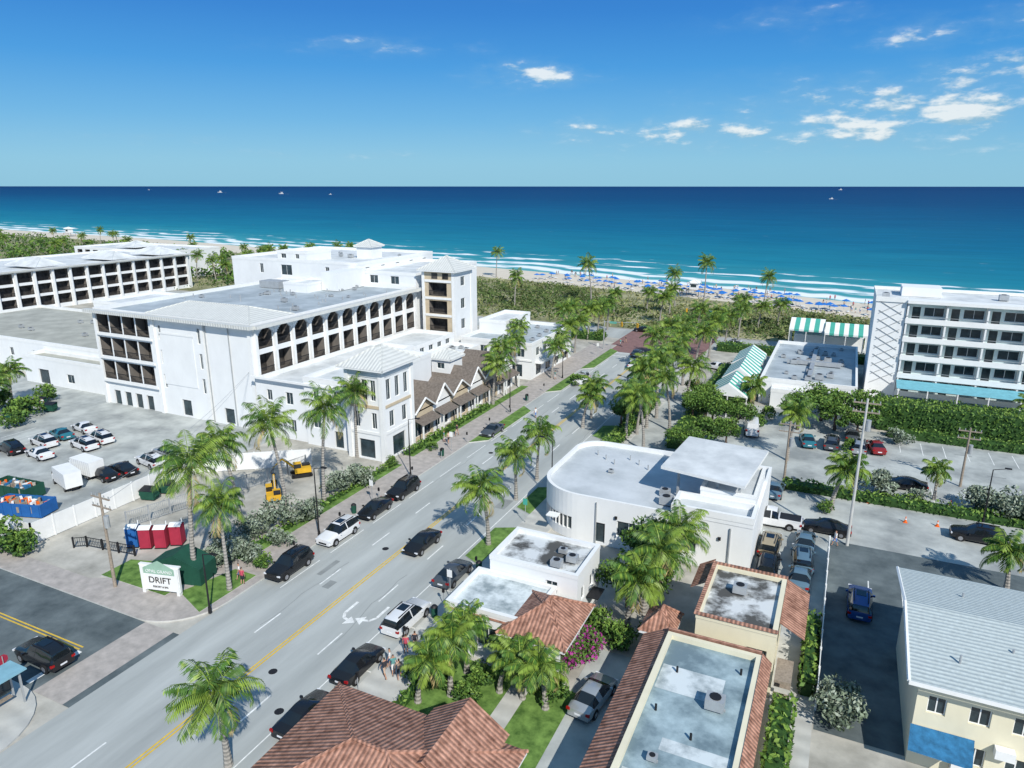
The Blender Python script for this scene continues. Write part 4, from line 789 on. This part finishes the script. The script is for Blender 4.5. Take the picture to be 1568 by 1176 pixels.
# ---------------- people
def person_mesh(stride,shirt,pants):
    J={'pel':(0,0,.95,.13),'sp':(0,0,1.15,.125),'ch':(0,.01,1.36,.145),'nk':(0,.01,1.50,.06),'hd':(0,.03,1.62,.095),'ht':(0,.02,1.74,.075)}
    for s,n in((-1,'l'),(1,'r')):
        st=stride*s
        J['sh'+n]=(s*.18,0,1.42,.065);J['el'+n]=(s*.24,-st*.35,1.15,.045);J['wr'+n]=(s*.25,-st*.5+.06,.92,.03);J['pm'+n]=(s*.25,-st*.5+.09,.84,.032)
        J['hp'+n]=(s*.09,0,.90,.095);J['kn'+n]=(s*.1,st*.5+.04,.5,.062);J['an'+n]=(s*.1,st-.02,.09,.045);J['to'+n]=(s*.11,st+.16,.04,.04)
        for k in range(4): J['f%d%s'%(k,n)]=(s*.25,-st*.5+.06+.022*k,.76+(.01 if k in(0,3) else 0),.009)
        J['th'+n]=(s*.235,-st*.5+.15,.82,.010)
    ks=list(J);E=[('pel','sp'),('sp','ch'),('ch','nk'),('nk','hd'),('hd','ht')]
    for n in'lr': E+=[('ch','sh'+n),('sh'+n,'el'+n),('el'+n,'wr'+n),('wr'+n,'pm'+n),('pel','hp'+n),('hp'+n,'kn'+n),('kn'+n,'an'+n),('an'+n,'to'+n),('pm'+n,'th'+n)]+[('pm'+n,'f%d%s'%(k,n)) for k in range(4)]
    me=D.meshes.new('p');me.from_pydata([J[k][:3] for k in ks],[(ks.index(a),ks.index(c)) for a,c in E],[])
    o=D.objects.new('p',me);sc.collection.objects.link(o);o.modifiers.new('s','SKIN')
    for i,k in enumerate(ks): v=me.skin_vertices[0].data[i];v.radius=(J[k][3],)*2;v.use_root=(k=='pel')
    o.modifiers.new('u','SUBSURF').levels=1
    dg=C.evaluated_depsgraph_get();m2=D.meshes.new_from_object(o.evaluated_get(dg));D.objects.remove(o)
    m2.materials.clear()
    for m in(skin,shirt,pants,hair,tyre): m2.materials.append(m)
    for p in m2.polygons:
        c=p.center; k=0
        if c.z>1.68 or(c.z>1.56 and c.y<-.01): k=3
        elif c.z>1.46: k=0
        elif abs(c.x)>.2 and c.z<1.22: k=0
        elif c.z>.95: k=1
        elif c.z>.52 and abs(c.x)<.22: k=2
        elif c.z<.09: k=4
        p.material_index=k;p.use_smooth=True
    return m2
cl=[M('cloth_%d'%i,c) for i,c in enumerate([(.7,.7,.7),(.1,.2,.5),(.5,.08,.12),(.04,.04,.05),(.12,.3,.3),(.55,.4,.3)])]
PM=[person_mesh(.25,cl[0],cl[1]),person_mesh(.05,cl[2],cl[3]),person_mesh(.3,cl[3],cl[5]),person_mesh(.12,cl[4],cl[0]),person_mesh(.2,cl[5],cl[3])]
def person(x,y,a,k,z=.13):
    o=col(D.objects.new('pedestrian',PM[k%5]));o.location=(x,y,z);o.rotation_euler[2]=a
for i,(u,v,z) in enumerate([(368,890,.15),(372,897,.15),(590,1040,.13),(603,1035,.13),(612,1042,.13),(598,1025,.13),(622,1003,.13),(636,998,.13),(680,678,.13),(687,680,.13),(1278,836,.01),(1500,832,.01),(700,668,.13),(850,582,.13),(1225,585,.01),(820,640,.0),(1200,600,.01),(958,525,.01),(950,530,.01),(60,628,.0),(66,625,.0)]): person(*S(u,v),R.uniform(0,6.28),i,z)
for i in range(80):
    x=R.uniform(-110,12); person(x,shy(x)-R.uniform(0,28),R.uniform(0,6.28),i,.02)
# ---------------- light, sky
el=math.radians(40); hd=math.radians(45)
sd=Vector((-math.sin(hd)*math.cos(el),math.cos(hd)*math.cos(el),-math.sin(el)))
l=D.lights.new('sun','SUN');l.energy=4.6;l.angle=math.radians(.5);l.color=(1,.96,.88);o=col(D.objects.new('sun',l));o.rotation_euler=sd.to_track_quat('-Z','Y').to_euler()
w=D.worlds.new('World');sc.world=w;w.use_nodes=True;nt=w.node_tree;N=nt.nodes;L=nt.links;N.clear()
def mt(op,a,b_=0,c_=None,cl=False):
    k=N.new('ShaderNodeMath');k.operation=op;k.use_clamp=cl
    for i,x in enumerate((a,b_,c_)):
        if x is None: continue
        if isinstance(x,(int,float)): k.inputs[i].default_value=x
        else: L.new(x,k.inputs[i])
    return k.outputs[0]
sk=N.new('ShaderNodeTexSky');sk.sky_type='NISHITA';sk.sun_disc=False;sk.sun_elevation=el;sk.sun_rotation=math.radians(135)
bg1=N.new('ShaderNodeBackground');bg1.inputs[1].default_value=.1;L.new(sk.outputs[0],bg1.inputs[0])
tc=N.new('ShaderNodeTexCoord');sp=N.new('ShaderNodeSeparateXYZ');L.new(tc.outputs['Generated'],sp.inputs[0])
deg=57.2958; az=mt('ADD',mt('MULTIPLY',mt('ARCTAN2',sp.outputs[0],sp.outputs[1]),deg),25.3); ev=mt('MULTIPLY',mt('ARCSINE',sp.outputs[2]),deg)
cr=N.new('ShaderNodeValToRGB');e=cr.color_ramp.elements
for p,c in((0,(.27,.60,.80)),(.03,(.23,.57,.81)),(.08,(.11,.44,.80)),(.14,(.025,.31,.76)),(.20,(.004,.21,.67)),(.27,(.002,.15,.57)),(.5,(.05,.22,.52)),(1,(.16,.32,.52))):
    x=e[0] if p==0 else(e[-1] if p==1 else e.new(p));x.color=(*c,1)
L.new(mt('DIVIDE',ev,60,None,True),cr.inputs[0])
cv=N.new('ShaderNodeCombineXYZ');L.new(mt('MULTIPLY',az,.16),cv.inputs[0]);L.new(mt('MULTIPLY',ev,.42),cv.inputs[1])
def ns(vec,s,d=6,r=.6,off=None):
    if off:
        a=N.new('ShaderNodeVectorMath');a.operation='ADD';a.inputs[1].default_value=off;L.new(vec,a.inputs[0]);vec=a.outputs[0]
    k=N.new('ShaderNodeTexNoise');k.inputs['Scale'].default_value=s;k.inputs['Detail'].default_value=d;k.inputs['Roughness'].default_value=r;L.new(vec,k.inputs['Vector']);return k.outputs['Fac']
n1=ns(cv.outputs[0],1.7,7,.58); n2=ns(cv.outputs[0],1.7,4,.58,(-.05,.12,0))
mask=None
for a0,e0,wa,we,s in((27,4.7,11,2.2,1.15),(32,6.6,6,1.5,.95),(13,3.9,11,1.2,.95),(1.5,8.0,4.2,.9,1.15),(-10,9.8,7,.6,.6),(20,11.2,5,.9,.55),(1,13.5,2.5,.5,.5),(-25,3.2,6,.4,.4),(31,9.6,7,1.0,.75),(-14,2.2,9,.4,.35)):
    g=mt('ADD',mt('POWER',mt('ABSOLUTE',mt('DIVIDE',mt('SUBTRACT',az,a0),wa)),2),mt('POWER',mt('ABSOLUTE',mt('DIVIDE',mt('SUBTRACT',ev,e0),we)),2))
    g=mt('MULTIPLY',mt('POWER',2.718,mt('MULTIPLY',g,-1)),s); mask=g if mask is None else mt('MAXIMUM',mask,g)
raw=mt('ADD',n1,mt('MULTIPLY',mask,.30))
gate=mt('MULTIPLY',mask,2.5,None,True)
dens=mt('MULTIPLY',mt('SUBTRACT',raw,.66),4.5,None,True)
dens=mt('MULTIPLY',mt('MULTIPLY',dens,dens),mt('SUBTRACT',3,mt('MULTIPLY',dens,2)))
haze=mt('MULTIPLY',mt('SUBTRACT',raw,.50),1.6,None,True)
dens=mt('MULTIPLY',mt('MAXIMUM',dens,mt('MULTIPLY',haze,.55)),gate)
lit=mt('ADD',mt('MULTIPLY',mt('SUBTRACT',n1,n2),4.5),mt('SUBTRACT',mt('MULTIPLY',raw,4),2.75),None,True)
cm=N.new('ShaderNodeMix');cm.data_type='RGBA';cm.inputs[6].default_value=(.30,.53,.70,1);cm.inputs[7].default_value=(.90,.95,.97,1);L.new(lit,cm.inputs[0])
cx=N.new('ShaderNodeMix');cx.data_type='RGBA';L.new(mt('MULTIPLY',dens,.92),cx.inputs[0]);L.new(cr.outputs[0],cx.inputs[6]);L.new(cm.outputs[2],cx.inputs[7])
bg2=N.new('ShaderNodeBackground');bg2.inputs[1].default_value=1;L.new(cx.outputs[2],bg2.inputs[0])
ms=N.new('ShaderNodeMixShader');ms.inputs[0].default_value=.85;L.new(bg1.outputs[0],ms.inputs[1]);L.new(bg2.outputs[0],ms.inputs[2])
ow=N.new('ShaderNodeOutputWorld');L.new(ms.outputs[0],ow.inputs[0])
cd=D.cameras.new('camera');cd.sensor_width=36;cd.lens=1079/1568*36;cd.clip_end=100000;cd.clip_start=.5
o=col(D.objects.new('camera',cd));o.location=(0,0,35);o.rotation_euler=(math.radians(90-15.7),0,math.radians(25.3));sc.camera=o
sc.view_settings.view_transform='Standard';sc.view_settings.look='None';sc.view_settings.exposure=0
